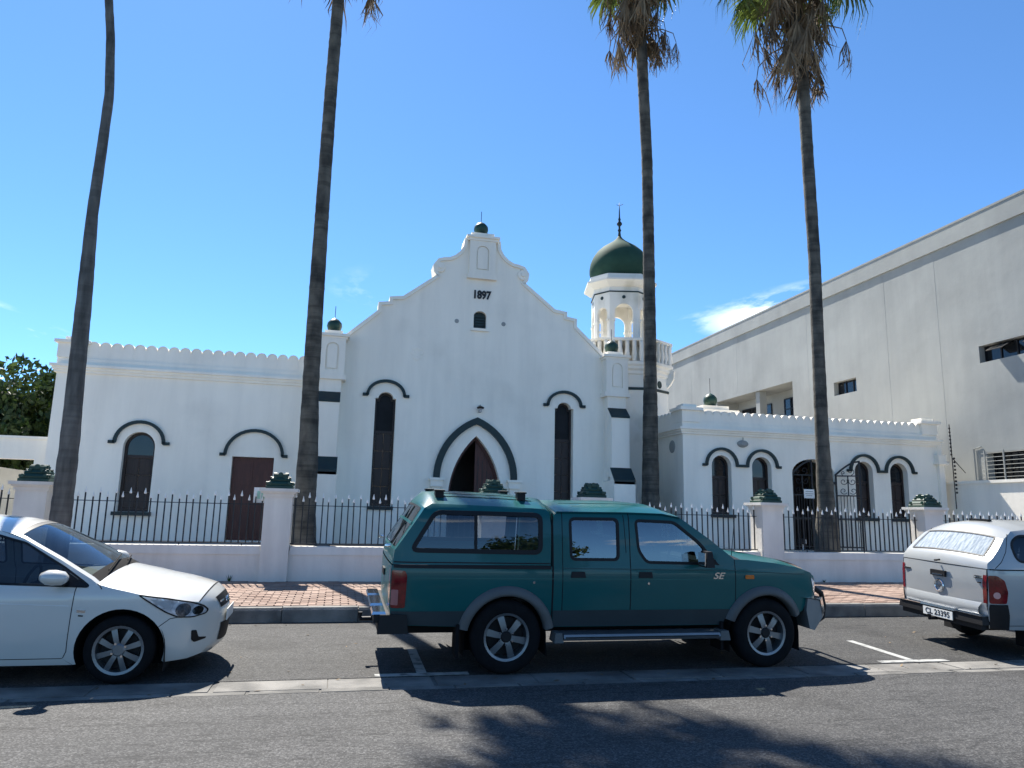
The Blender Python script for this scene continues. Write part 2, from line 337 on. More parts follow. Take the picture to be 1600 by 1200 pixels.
pav = slab('pavement', -90, 90, YK + .155, YW + .1, .275, .322, sand, .2)
PL, PW = .22, .11
pm = MB().box(-PL / 2 + .004, PL / 2 - .004, -PW / 2 + .004, PW / 2 - .004, -.03, .022, ch=.006).mesh('paver')
cells = []; r = 0; y = YK + .16 + PW / 2
while y < YW:
    x = -11 + (PL / 2 if r % 2 else 0)
    while x < 19: cells.append((x, y)); x += PL
    y += PW; r += 1
def score(c):
    x, y = c   # seen in the gap between the parked vehicles, nearest first
    vis = (-1.35 < x < .75) or (6.6 < x < 9.2)
    return (0 if vis else 50) + y
cells.sort(key=score)
rest = MB()
for k, (x, y) in enumerate(cells):
    z = .28 + (y - YK) * .0149 + random.uniform(-.003, .004)
    if k < 300:
        o = link('paver', pm, pav, paverm); o.location = (x, y, z); o.rotation_euler = (random.uniform(-.012, .012), random.uniform(-.012, .012), random.uniform(-.02, .02))
    else:
        rest.box(x - PL / 2 + .004, x + PL / 2 - .004, y - PW / 2 + .004, y + PW / 2 - .004, z - .03, z + .022)
o = rest.build('paver_field', paverm, pav); o['kind'] = 'stuff'
bz = lambda y: (y - 7.575) * .03826
def mark(name, pts):
    v = [(x, y, bz(y) + .004) for x, y in pts]; v += [(a, b, c - .003) for a, b, c in v]; n = len(pts)
    return MB().add(v, [tuple(range(n)), tuple(range(2 * n - 1, n - 1, -1))] + [(i, n + i, n + (i + 1) % n, (i + 1) % n) for i in range(n)])
def bay_mark(x, lab):
    e = empty('bay_marking'); tag(e, lab, 'road marking', 'painted parking bay marks')
    mark('m', [(x - .05, 7.70), (x + .05, 7.70), (x + .05, 8.75), (x - .05, 8.75)]).build('stem', paint, e)
    mark('m', [(x - .47, 7.59), (x + .47, 7.59), (x + .47, 7.685), (x - .47, 7.685)]).build('bar', paint, e)
    rebase(e, (x, 7.7, 0))
bay_mark(6.72, 'white painted T mark on the asphalt between green and silver pickups')
bay_mark(.92, 'white painted T mark in the shadow behind the green pickup')
struct(MB().box(-30, 17.3, 13.86, 60, .0, .80).build('yard', soil))

# ============================================================ left wing
Z0 = .8
def hood(par, pts, y, wd=.072, name='hood_mould'):
    return MB().ribbon(pts, wd, y - .07, y + .01, side=0).build(name, trim, par)
def archhood(cx, zs, r, rise, foot):
    return [(cx - r - foot, zs), (cx - r, zs)] + arc(cx, zs, r, 180, 0, 18, rise)[0:] + [(cx + r, zs), (cx + r + foot, zs)]
def window(par, shape, y, split, cols=2, rows=2, fr=.06, low=dbrown, sillx=None, glassm=None, name='window'):
    """arched window set back in its opening: frame > pane, transom, panel, sill"""
    f = MB().ribbon(shape, fr, y, y + .07, closed=True, side=1).build(name, dbrown, par)
    V, F = cdt(shape); xs = [p[0] for p in shape]; zs = [p[1] for p in shape]; x0, x1, z0, z1 = min(xs), max(xs), min(zs), max(zs)
    top = [p for p in shape if p[1] >= split - 1e-6]; top = [(x1, split)] + [p for p in top if p[1] > split + 1e-3] + [(x0, split)]
    MB().prism(top, y + .035, y + .05).build('pane', glassm or pane, f)
    MB().box(x0 + .01, x1 - .01, y + .015, y + .06, split - .035, split + .035).build('transom', dbrown, f)
    pw = (x1 - x0 - 2 * fr) / cols; ph = (split - z0 - fr - .035) / rows
    for i in range(cols):
        for j in range(rows):
            a = x0 + fr + i * pw; b = z0 + fr + j * ph; q = .03
            V8 = MB().box(a + .004, a + pw - .004, y + .04, y + .055, b + .004, b + ph - .004).box(a + q, a + pw - q, y + .03, y + .041, b + q, b + ph - q)
            V8.build('panel', low, f)
    if sillx: MB().box(x0 - sillx, x1 + sillx, y - .26, y + .02, z0 - .085, z0 - .002).build('sill', trim, f)
    return f
lw = empty('left_wing_building'); tag(lw, 'long low white plastered wing with scalloped parapet left of the gable', 'building')
YL = 18.5; XL0, XL1 = -6.57, -.66
w1 = archwin(-4.98, -4.29, 1.44, 2.93, .36); d1 = [(-2.56, .82), (-1.60, .82), (-1.60, 2.80), (-2.56, 2.80)]
mb = plate(MB(), [(XL0, Z0), (XL1, Z0), (XL1, 4.60), (XL0, 4.60)], [w1, d1], YL, YL + .35)
mb.box(XL0, XL0 + .3, YL + .352, 31, Z0, 4.6).box(XL0, XL1, 30.7, 31, Z0, 4.6).box(XL0 + .302, XL1, YL + .352, 30.69, 4.4, 4.55)
mb.build('wall', white, lw)
c = MB()
for z0, z1, pr in ((4.60, 4.665, .05), (4.665, 4.73, .085), (4.73, 4.79, .13), (4.79, 4.95, .02)): c.box(XL0 - pr, XL1 + .02, YL - pr, YL + .4, z0, z1)
c.build('cornice', white, lw)
c = MB().box(XL0 - .03, -5.98, YL - .05, YL + .55, 4.952, 5.30).box(XL0 - .10, -5.93, YL - .11, YL + .6, 5.30, 5.37).box(XL0 + .08, -6.08, YL + .04, YL + .5, 5.37, 5.47)
c.build('corner_pier', white, lw)
def merlon(wd, dz, dep, rise):
    r = wd * .5 - .0006; pts = [(-r, 0), (r, 0)] + arc(0, dz, r, 0, 180, 10, rise)
    m = MB().prism(pts, 0, dep); m.ribbon(arc(0, dz, r - .012, 0, 180, 10, rise - .012), .02, -.014, .02, side=0)
    return m.mesh('merlon')
mm = merlon(.2517, .30, .32, .125)
for i in range(21):
    x = -5.86 + .2517 * i
    if x < XL1 - .1: o = link('merlon', mm, lw, white); o.location = (x, YL + .02, 4.951)
window(lw, w1, YL + .16, 2.72, 2, 3, sillx=.07)
hood(lw, archhood(-4.64, 3.03, .53, .49, .13), YL); hood(lw, archhood(-2.07, 2.84, .66, .60, .12), YL)
dd = MB().box(-2.55, -1.61, YL + .12, YL + .16, .83, 2.79).build('door', brown, lw)
for i in range(2):
    for j, (a, b) in enumerate(((.95, 1.5), (1.6, 2.0), (2.1, 2.68))):
        x = -2.5 + i * .47; MB().box(x + .04, x + .42, YL + .10, YL + .125, a, b).box(x + .09, x + .37, YL + .09, YL + .105, a + .05, b - .05).build('panel', brown, dd)
rebase(lw, (-3.6, YL, Z0))

# ============================================================ gabled hall
gh = empty('gabled_hall'); tag(gh, 'tall white gabled hall dated 1897 with pointed arch doorway', 'building')
YG, GX = 18.3, 3.345
half = [(3.95, Z0), (3.95, 5.2), (3.42, 5.86), (2.59, 6.62), (2.59, 6.80), (2.31, 6.84), (2.31, 6.97), (2.02, 7.01), (1.13, 7.70), (1.10, 7.74), (1.20, 7.86), (1.22, 8.0), (1.13, 8.13), (1.0, 8.17), (.85, 8.19), (.68, 8.28), (.53, 8.42), (.43, 8.60), (.40, 8.85)]
outl = [(GX + d, z) for d, z in half] + [(GX - d, z) for d, z in half[::-1]]
def tallwin(x0, x1, z0, z1): c = (x0 + x1) / 2; h = (x1 - x0) / 2; return [(x0, z0), (x1, z0), (x1, z1), (c + h * .72, z1)] + arc(c, z1, h * .72, 0, 180, 12, .16)[1:] + [(x0, z1)]
wl = tallwin(.735, 1.25, 1.70, 4.39); wr = tallwin(GX * 2 - 1.25, GX * 2 - .735, 1.70, 4.39)
dr = pointed(GX, .69, .82, 1.95, 3.55, 12); vt = archwin(3.17, 3.51, 6.39, 6.74, .13)
mb = plate(MB(), outl, [wl, wr, dr, vt], YG, YG + .45)
xa, xb = GX - 3.9, GX + 3.9
mb.box(xa, xa + .35, YG + .452, 33, Z0, 5.1).box(xb - .35, xb, YG + .452, 33, Z0, 5.1).box(xa, xb, 33, 33.3, Z0, 5.1)
mb.build('wall', white, gh)
rf = MB().add([(xa, YG + .46, 5.1), (GX, YG + .46, 7.6), (xb, YG + .46, 5.1), (xa, 33.2, 5.1), (GX, 33.2, 7.6), (xb, 33.2, 5.1), (xa, YG + .46, 4.95), (GX, YG + .46, 7.45), (xb, YG + .46, 4.95), (xa, 33.2, 4.95), (GX, 33.2, 7.45), (xb, 33.2, 4.95)], [(0, 1, 4, 3), (1, 2, 5, 4), (6, 9, 10, 7), (7, 10, 11, 8), (0, 6, 7, 1), (1, 7, 8, 2), (3, 4, 10, 9), (4, 5, 11, 10), (0, 3, 9, 6), (2, 8, 11, 5)])
rf.build('roof', greyp, gh)
for s in (-1, 1):
    pts = [(GX + s * d, z) for d, z in half[2:]]
    MB().ribbon(pts, .085, YG - .055, YG + .47, side=(-1 if s > 0 else 1)).build('coping', white, gh)
    MB().lathe([(.001, -.03), (.13, -.03), (.15, 0), (.13, .05), (.001, .05)], 16, (GX + s * 1.13, YG - .03, 7.97), 'y').lathe([(.001, -.05), (.05, -.05), (.06, 0), (.001, 0)], 12, (GX + s * 1.13, YG - .05, 7.97), 'y').build('scroll', white, gh)
def niche(cx, z0, z1, hw, y, par, box=None):
    x0, x1, za, zb_ = box
    plate(MB(), [(x0, za), (x1, za), (x1, zb_), (x0, zb_)], [archwin(cx - hw, cx + hw, z0, z1 - hw, hw, 12)], y - .04, y - .001).build('niche_surround', white, par)
    MB().prism(archwin(cx - hw + .035, cx + hw - .035, z0 + .035, z1 - hw, hw - .035, 12), y - .03, y - .001).build('niche_panel', white, par)
def finial(cx, cy, z, r, par, spike=.32, mat=green):
    f = MB().lathe([(.001, 0), (r * .55, 0), (r * .85, r * .35), (r, r * .9), (r * .93, r * 1.35), (r * .6, r * 1.75), (r * .2, r * 1.98), (.001, r * 2.1)], 20, (cx, cy, z)).build('finial', mat, par, True)
    MB().tube([(cx, cy, z + r * 2), (cx, cy, z + r * 2 + spike)], .008, 6).build('spike', iron, f)
# apex pedestal
MB().box(GX - .355, GX + .355, YG - .06, YG + .5, 7.84, 8.80).box(GX - .40, GX + .40, YG - .11, YG + .56, 7.74, 7.86).box(GX - .41, GX + .41, YG - .12, YG + .57, 8.80, 8.87).box(GX - .45, GX + .45, YG - .16, YG + .6, 8.87, 8.93).box(GX - .31, GX + .31, YG - .06, YG + .5, 8.93, 9.04).build('apex_pedestal', white, gh)
niche(GX, 7.98, 8.66, .17, YG - .06, gh, (GX - .355, GX + .355, 7.862, 8.798)); finial(GX - .02, YG + .2, 9.04, .2, gh)
for s in (-1, 1):
    cx = GX + s * 3.73
    MB().box(cx - .31, cx + .31, YG - .30, YG + .5, 4.86, 5.76).box(cx - .36, cx + .36, YG - .36, YG + .55, 4.74, 4.86).box(cx - .35, cx + .35, YG - .34, YG + .54, 5.76, 5.82).box(cx - .39, cx + .39, YG - .38, YG + .58, 5.82, 5.89).box(cx - .22, cx + .22, YG - .2, YG + .4, 5.89, 6.0).build('corner_pedestal', white, gh)
    niche(cx, 4.98, 5.66, .155, YG - .30, gh, (cx - .31, cx + .31, 4.862, 5.758)); finial(cx, YG + .1, 6.0, .19, gh)
    # two-stage buttress with sloping dark green weatherings
    b = MB().box(cx - .26, cx + .26, YG - .30, YG + .02, 2.80, 4.74).box(cx - .29, cx + .29, YG - .84, YG + .02, Z0, 2.49).box(cx - .27, cx + .27, YG - .32, YG + .02, 2.5, 2.81)
    for (za, zb, ya, yb, hw) in ((4.42, 4.18, YG - .30, YG - .56, .255), (2.82, 2.50, YG - .556, YG - .84, .285)):
        b.add([(cx - hw, ya, za), (cx + hw, ya, za), (cx + hw, yb, zb), (cx - hw, yb, zb), (cx - hw, ya, zb - .1), (cx + hw, ya, zb - .1), (cx + hw, yb, zb - .1), (cx - hw, yb, zb - .1)], [(0, 1, 2, 3), (3, 2, 6, 7), (0, 3, 7, 4), (1, 5, 6, 2), (4, 7, 6, 5), (0, 4, 5, 1)])
    b.box(cx - .25, cx + .25, YG - .555, YG - .29, 2.6, 4.10)
    b.build('buttress', white, gh)
    for (za, zb, ya, yb, hw) in ((4.42, 4.18, YG - .30, YG - .575, .26), (2.82, 2.50, YG - .556, YG - .86, .29)):
        e_ = .012
        MB().add([(cx - hw, ya - .002, za + e_), (cx + hw, ya - .002, za + e_), (cx + hw, yb, zb + e_), (cx - hw, yb, zb + e_), (cx - hw, ya - .002, za - .02), (cx + hw, ya - .002, za - .02), (cx + hw, yb, zb - .04), (cx - hw, yb, zb - .04)], [(0, 1, 2, 3), (3, 2, 6, 7), (0, 3, 7, 4), (1, 5, 6, 2), (4, 7, 6, 5), (0, 4, 5, 1)]).build('weathering', trim, gh)
for sh in (wl, wr):
    window(gh, sh, YG + .2, 3.55, 2, 4, fr=.05, sillx=.05, glassm=dpane); cxw = (sh[0][0] + sh[1][0]) / 2
    hood(gh, archhood(cxw, 4.46, .46, .37, .12), YG)
# pointed doorway
po = pointed(GX, 1.0, None, 2.45, 3.93, 14)
MB().ribbon(po, .165, YG - .09, YG + .01).build('door_hood_mould', trim, gh)
for s in (-1, 1): MB().box(GX + s * 1.0 - .15, GX + s * 1.0 + .15, YG - .16, YG + .01, 2.22, 2.38).box(GX + s * 1.0 - .19, GX + s * 1.0 + .19, YG - .2, YG + .01, 2.38, 2.44).box(GX + s * 1.0 - .10, GX + s * 1.0 + .10, YG - .1, YG + .01, Z0, 2.22).build('impost', white, gh)
MB().ribbon(dr, .07, YG + .2, YG + .3, closed=True, side=1).build('door_frame', brown, gh)
rp = [(GX + .02, .84)] + [p for p in dr if p[0] > GX + .02]; rp = [(GX + .02, .84), (GX + .62, .84)] + [(x - .06, z) for x, z in pointed(GX, .69, None, 1.95, 3.5, 12) if x > GX + .08] + [(GX + .02, 3.40)]
dl = MB().prism(rp, YG + .24, YG + .285).build('door_leaf', brown, gh)
for i in range(5):
    xx = GX + .10 + i * .115; zt = max(z for x, z in rp if x > xx) if any(x > xx for x, z in rp) else 2; MB().box(xx, xx + .015, YG + .228, YG + .241, .9, min(3.2, zt - .25)).build('plank_joint', dbrown, dl)
lfm = MB().box(-.0, .60, -.02, .025, .84, 2.6).build('door_leaf', brown, gh); lfm.location = (GX - .62, YG + .34, 0); lfm.rotation_euler = (0, 0, R(78))
MB().box(GX - 1.6, GX + 1.6, YG + 2.5, YG + 2.6, .8, 4.5).build('inner_wall', dbrown, gh)
# vent, date, lamp, rosette
MB().prism(vt, YG + .12, YG + .14).build('vent_shutter', trim, gh); 
for i in range(5): MB().box(3.19, 3.49, YG + .085, YG + .125, 6.42 + i * .075, 6.455 + i * .075).build('louvre', trim, gh)
MB().box(3.10, 3.58, YG - .06, YG + .05, 6.32, 6.39).build('vent_sill', white, gh)
text('date_numerals', '1897', .30, (GX + .02, YG - .012, 7.31), inkm, gh, ext=.012, sx=.82, bold=.012)
for x, z in ((2.72, 6.55), (3.98, 6.57)): MB().lathe([(.001, -.012), (.05, -.012), (.06, .0), (.001, .004)], 12, (x, YG, z), 'y').build('tie_plate', greyp, gh)
ros = MB()
for k in range(8): a = TAU * k / 8; ros.lathe([(.001, -.012), (.05, -.01), (.06, .0), (.001, .004)], 8, (1.72 + .11 * math.cos(a), YG, 5.62 + .15 * math.sin(a)), 'y')
ros.build('plaster_rosette', white, gh)
lmp = empty('wall_lamp'); tag(lmp, 'small dark wall lamp above the pointed doorway', 'lamp')
MB().box(3.37, 3.42, YG - .03, YG, 4.15, 4.34).tube([(3.395, YG - .02, 4.3), (3.395, YG - .12, 4.34), (3.395, YG - .16, 4.27)], .012, 6).build('bracket', greyp, lmp)
MB().lathe([(.001, .05), (.10, .0), (.085, -.035), (.001, -.035)], 12, (3.395, YG - .16, 4.27)).build('shade', iron, lmp); MB().lathe([(.001, -.14), (.035, -.12), (.05, -.036), (.001, -.036)], 10, (3.395, YG - .16, 4.27)).build('lantern', lens, lmp)
rebase(lmp, (3.395, YG, 4.2))
rebase(gh, (GX, YG, Z0))

# ============================================================ minaret
mn = empty('minaret'); tag(mn, 'cream octagonal minaret with green onion dome behind the gable', 'tower')
MX, MY, MA = 8.16, 20.5, R(-13)
def octa(a, b): return [(b, -a), (a, -b), (a, b), (b, a), (-b, a), (-a, b), (-a, -b), (-b, -a)]
def ring(mb, lv, cap=True):
    v = []; n = 8
    for a, b, z in lv: v += [(x, y, z) for x, y in octa(a, b)]
    f = [(i * n + k, i * n + (k + 1) % n, (i + 1) * n + (k + 1) % n, (i + 1) * n + k) for i in range(len(lv) - 1) for k in range(n)]
    if cap: f += [tuple(range(n))[::-1], tuple(range((len(lv) - 1) * n, len(lv) * n))]
    return mb.add(v, f)
ring(MB(), [(1.32, .68, Z0), (1.32, .68, 5.62)]).build('shaft', cream, mn)
ring(MB(), [(1.325, .685, 5.18), (1.35, .70, 5.19), (1.35, .70, 5.25), (1.325, .685, 5.26)]).build('band', trim, mn)
ring(MB(), [(1.32, .68, 5.62), (1.36, .70, 5.66), (1.36, .70, 5.74), (1.42, .73, 5.80), (1.42, .73, 5.86), (1.47, .76, 5.92), (1.47, .76, 6.0)]).build('balcony_cornice', cream, mn)
ring(MB(), [(1.40, .725, 6.60), (1.46, .755, 6.62), (1.46, .755, 6.69), (1.40, .725, 6.71)]).build('balustrade_rail', cream, mn)
bal = MB().lathe([(.065, 0), (.065, .05), (.055, .08), (.082, .22), (.058, .42), (.065, .53), (.065, .61)], 8).mesh('baluster')
ov = octa(1.40, .725)
for k in range(8):
    p, q = Vector(ov[k]), Vector(ov[(k + 1) % 8]); ln = (q - p).length; n = max(2, int(ln / .19))
    for i in range(n):
        c = p.lerp(q, (i + .5) / n); o = link('baluster', bal, mn, cream, True); o.location = (c.x, c.y, 6.0)
# lantern: eight piers with arches between
LA, LB = .83, .43
lo_ = octa(LA, LB)
for k in range(8):
    p, q = Vector(lo_[k]), Vector(lo_[(k + 1) % 8]); ln = (q - p).length; d = (q - p).normalized(); nrm = Vector((d.y, -d.x))
    hw = ln * .32
    V = MB(); plate(V, [(0, 6.0), (ln, 6.0), (ln, 8.22), (0, 8.22)], [archwin(ln / 2 - hw, ln / 2 + hw, 6.02, 7.62, min(hw, .28))], 0, .11)
    V.v = [(p.x + d.x * a - nrm.x * b, p.y + d.y * a - nrm.y * b, z) for a, b, z in V.v]; V.build('lantern_face', cream, mn)
    c = p.lerp(q, .5); mt = Matrix(((d.x, -nrm.x, 0, c.x), (d.y, -nrm.y, 0, c.y), (0, 0, 1, 0), (0, 0, 0, 1)))
    V = MB().lathe([(.001, -.012), (.055, -.012), (.055, .02), (.001, .02)], 12, (0, 0, 8.10), 'y'); V.v = [tuple(mt @ Vector(x)) for x in V.v]; V.build('roundel', trim, mn)
    V = MB().box(-hw - .07, -hw + .02, -.03, .12, 7.36, 7.42).box(hw - .02, hw + .07, -.03, .12, 7.36, 7.42); V.v = [tuple(mt @ Vector(x)) for x in V.v]; V.build('arch_impost', cream, mn)
ring(MB(), [(.835, .435, 8.25), (.855, .445, 8.255), (.855, .445, 8.285), (.835, .435, 8.29)]).build('band', trim, mn)
ring(MB(), [(.83, .43, 8.22), (.835, .433, 8.42), (.90, .47, 8.46), (1.0, .52, 8.54), (1.06, .55, 8.58), (1.06, .55, 8.64), (.98, .51, 8.66), (.96, .50, 8.80), (.5, .26, 8.82)]).build('lantern_cornice', cream, mn)
prof = [(.001, 8.78), (.82, 8.78), (.90, 8.92), (.945, 9.08), (.95, 9.22), (.92, 9.40), (.84, 9.60), (.72, 9.78), (.56, 9.93), (.38, 10.05), (.22, 10.16), (.10, 10.27), (.045, 10.36), (.001, 10.38)]
MB().lathe(prof, 40).build('dome', dgreen, mn, True)
MB().lathe([(.001, 10.34), (.05, 10.36), (.035, 10.5), (.06, 10.55), (.035, 10.6), (.03, 10.68), (.085, 10.75), (.085, 10.79), (.03, 10.86), (.045, 10.92), (.025, 10.98), (.018, 11.2), (.005, 11.5), (.001, 11.5)], 12).build('finial', trim, mn, True)
MB().tube([(-.09, 0, 11.42), (-.03, 0, 11.4), (.05, 0, 11.41), (.12, 0, 11.44)], .008, 6).build('vane', iron, mn)
for k in (7, 0, 1):
    p, q = Vector(octa(1.32, .68)[k]), Vector(octa(1.32, .68)[(k + 1) % 8]); c = p.lerp(q, .5); d = (q - p).normalized()
    V = MB().lathe([(.001, -.015), (.11, -.015), (.11, .01), (.001, .01)], 14, (-.2 if k == 7 else 0, 0, 5.40), 'y'); mt = Matrix(((d.x, -d.y, 0, c.x), (d.y, d.x, 0, c.y), (0, 0, 1, 0), (0, 0, 0, 1))); V.v = [tuple(mt @ Vector(x)) for x in V.v]; V.build('roundel', trim, mn)
# scroll brackets under the balcony corners
for k in (0, 1, 2, 3, 6, 7):
    p = Vector(octa(1.36, .70)[k]); u = p.normalized(); V = MB().prism([(-.12, 5.30), (.02, 5.30), (.16, 5.45), (.26, 5.62), (.28, 5.86), (-.12, 5.86)], -.06, .06); V.v = [(p.x + u.x * (a - .12) - u.y * b, p.y + u.y * (a - .12) + u.x * b, z) for a, b, z in V.v]; V.build('bracket', cream, mn)
mn.location = (MX, MY, 0); mn.rotation_euler = (0, 0, MA)

# ============================================================ right wing
rw = empty('right_wing_building'); tag(rw, 'single storey white wing with four arched windows and an iron gate', 'building')
K = 17.2 / 16.5; YR = 17.2
fx = lambda x: x * K
gz = lambda z: EYE + (z - EYE) * K
XR0, XR1 = fx(8.23), fx(15.72)
wins = [archwin(fx(a), fx(b), gz(1.70), gz(2.90), .27) for a, b in ((9.0, 9.54), (10.12, 10.67), (13.12, 13.67), (14.2, 14.75))]
gt = archwin(fx(11.26), fx(12.50), .82, gz(2.78), .40)
zc0 = gz(3.66)
mb = plate(MB(), [(XR0, Z0), (XR1, Z0), (XR1, zc0), (XR0, zc0)], wins + [gt], YR, YR + .4)
plate(mb, [(YR + .402, Z0), (20.6, Z0), (20.6, zc0), (YR + .402, zc0)], [], XR0, XR0 + .3, 'x')
mb.box(XR1 - .3, XR1, YR + .402, 20.6, Z0, zc0).box(XR0, XR1, 20.6, 20.9, Z0, zc0).box(XR0 + .302, XR1 - .302, YR + .402, 20.59, zc0 - .2, zc0 - .05)
mb.build('wall', white, rw)
c = MB(); zl = [zc0, zc0 + .06, zc0 + .115, zc0 + .165, gz(3.96)]
for (a, b, pr) in ((zl[0], zl[1], .05), (zl[1], zl[2], .085), (zl[2], zl[3], .13), (zl[3], zl[4], .02)): c.box(XR0 - pr, XR1 + pr, YR - pr, 20.9, a, b)
c.build('cornice', white, rw)
zb = gz(3.96); pt = gz(4.33)
for a, b in ((fx(8.20), fx(8.68)), (fx(15.27), fx(15.76))):
    MB().box(a, b, YR - .05, YR + .48, zb + .002, pt - .08).box(a - .07, b + .07, YR - .12, YR + .55, pt - .08, pt).box(a + .06, b - .06, YR + .02, YR + .4, pt, pt + .09).build('corner_pier', white, rw)
mm2 = merlon(.2245, .225, .30, .11)
x = fx(8.68) + .1
while x < fx(15.25): o = link('merlon', mm2, rw, white); o.location = (x, YR + .03, zb); x += .2245
y = YR + .62
while y < 20.3: o = link('merlon', mm2, rw, white); o.location = (XR0 + .02, y, zb); o.rotation_euler = (0, 0, -math.pi / 2); y += .2245
for s_ in wins: window(rw, s_, YR + .18, gz(2.62), 2, 2, fr=.055, sillx=.06)
def dbl(c1, c2, r, zs, rise): return [(c1 - r - .11, zs), (c1 - r, zs)] + arc(c1, zs, r, 180, 0, 16, rise) + [(c2 - r, zs)] + arc(c2, zs, r, 180, 0, 16, rise)[1:] + [(c2 + r, zs), (c2 + r + .11, zs)]
hood(rw, dbl(fx(9.27), fx(10.40), .44, gz(2.91), .43), YR, .066); hood(rw, dbl(fx(13.40), fx(14.48), .44, gz(2.91), .43), YR, .066)
MB().lathe([(.001, -.03), (.13, -.03), (.17, -.012), (.17, .01), (.001, .01)], 18, (XR0, YR + .62, gz(3.38)), 'x').build('round_vent', greyp, rw)
# pilaster with capital at the right end
MB().box(XR1 - .04, XR1 + .14, YR - .10, YR + .25, Z0, gz(3.16)).box(XR1 - .14, XR1 + .20, YR - .2, YR + .3, gz(3.16), gz(3.22)).box(XR1 - .10, XR1 + .17, YR - .16, YR + .28, gz(3.22), gz(3.42)).box(XR1 + .0, XR1 + .16, YR - .02, YR + .25, gz(3.42), gz(3.75)).build('pilaster', white, rw)
# rear roof pedestal with green ball
rp_ = Vector((11.8, 20.7, 0))
MB().box(10.75, 11.95, 20.35, 21.3, zb, 4.85).box(10.65, 12.05, 20.25, 21.4, 4.85, 4.93).box(10.9, 11.8, 20.45, 21.2, 4.93, 5.08).build('roof_pedestal', white, rw); finial(11.35, 20.8, 5.08, .22, rw, .5)
# passage behind the gate
MB().box(fx(11.0), fx(12.8), YR + 1.6, YR + 1.7, Z0, 3.4).build('passage_wall', dbrown, rw)
rebase(rw, (12.5, YR, Z0))
lm2 = empty('bulkhead_lamp'); tag(lm2, 'grey bulkhead lamp on the wing between two hood moulds', 'lamp')
MB().lathe([(.001, -.1), (.07, -.1), (.12, -.05), (.13, .0), (.001, .0)], 16, (fx(9.87), YR, gz(3.47)), 'y', sx=1.2, sy=.75).build('body', greyp, lm2); MB().tube([(fx(9.87), YR - .04, gz(3.47) + .08), (fx(9.87), YR - .04, gz(3.47) + .17)], .012, 6).build('conduit', greyp, lm2); rebase(lm2, (fx(9.87), YR, gz(3.47)))
# iron gate: one leaf closed in the arch, one swung open
def gate_leaf(hw_, h0, h1, flip):
    """leaf from x=0 (hinge) to x=hw_, curved head rising toward the meeting stile"""
    e = empty('iron_gate_leaf')
    MB().box(0, .045, -.02, .02, .02, h0).box(hw_ - .045, hw_, -.02, .02, .02, h1).build('stile', iron, e)
    hd = [(0, h0)] + [(hw_ * t, h0 + (h1 - h0) * math.sin(t * math.pi / 2)) for t in (.15, .3, .45, .6, .8, 1)]
    MB().ribbon(hd, .045, -.02, .02).build('head_rail', iron, e)
    for z in (.10, .82, 1.45, 1.98): MB().box(.045, hw_ - .045, -.014, .014, z - .016, z + .016).build('rail', iron, e)
    for i in range(6): x = .045 + (hw_ - .09) * (i + 1) / 7; MB().box(x - .008, x + .008, -.008, .008, .10, 1.45).build('bar', iron, e)
    MB().box(hw_ / 2 - .014, hw_ / 2 + .014, -.012, .012, 1.466, 1.964).build('bar', iron, e)
    def scroll(cx, cz, r0, s, a0):
        pts = [(cx + s * (r0 * (1 - .8 * t)) * math.cos(a0 + t * 7.5), 0, cz + (r0 * (1 - .8 * t)) * math.sin(a0 + t * 7.5)) for t in [i / 26 for i in range(27)]]
        MB().tube(pts, .009, 6).build('scroll', iron, e)
    for s in (-1, 1): scroll(hw_ / 2 + s * .11, 1.83, .10, s, 2.6); scroll(hw_ / 2 + s * .12, 1.58, .095, s, -2.6)
    scroll(hw_ * .62, 2.10, .10, 1, -1.5); scroll(hw_ * .33, 2.06, .055, -1, -1.5)
    for z in (.5, 1.75): MB().box(-.10, .0, -.03, .03, z, z + .07).build('hinge', iron, e)
    return e
GH = gz(2.78) - .82
g1 = gate_leaf(.64, GH - .02, GH + .36, 0); g1.location = (fx(11.26) + .01, YR + .06, .82); tag(g1, 'closed left iron gate leaf with scrolls and white notice', 'gate', 'scrolled iron gate leaves')
g2 = gate_leaf(.64, GH - .02, GH + .36, 1); g2.location = (fx(12.50) - .02, YR - .04, .82); g2.rotation_euler = (0, 0, R(-28)); tag(g2, 'open right iron gate leaf swung out beside the arched passage', 'gate', 'scrolled iron gate leaves')
nt_ = empty('gate_notice', (fx(11.26) + .50, YR + .02, 2.3)); tag(nt_, 'small white paper notice tied to the iron gate', 'sign')
MB().box(-.16, .16, -.006, .0, -.12, .12).build('board', tipw, nt_)
for k, (a, b) in enumerate(((.06, .11), (.0, .12), (-.05, .09))): MB().box(-b, b, -.009, -.0061, a - .008, a + .008).build('print_line', greyp, nt_)
# ============================================================ grey building on the right
gb = empty('grey_building'); tag(gb, 'big grey plastered building with plain parapet on the right', 'building')
XG = 17.5; y0g, y1g = 12.6, 44
def rect(a, b, c, d): return [(a, c), (b, c), (b, d), (a, d)]
gw = [rect(21.66, 22.86, 6.12, 6.61), rect(14.0, 16.56, 6.11, 6.60), rect(25.36, 31.42, 4.9, 7.11), rect(14.1, 16.62, 2.60, 3.57)]
mb = plate(MB(), rect(y0g, y1g, -.2, 9.9), gw, XG, XG + .5, 'x')
mb.box(XG + .502, XG + 18, y0g, y0g + .5, -.2, 9.9).box(XG + .502, XG + 18, y1g - .5, y1g, -.2, 9.9).box(XG + 18, XG + 18.5, y0g, y1g, -.2, 9.9).box(XG + .502, XG + 18, y0g + .502, y1g - .502, 9.5, 9.7)
mb.build('wall', greyp, gb)
MB().box(XG - .06, XG + .5, y0g - .06, y1g, 9.9, 10.47).box(XG - .075, XG + .5, y0g - .075, y1g, 10.47, 10.53).build('parapet', greyp, gb)
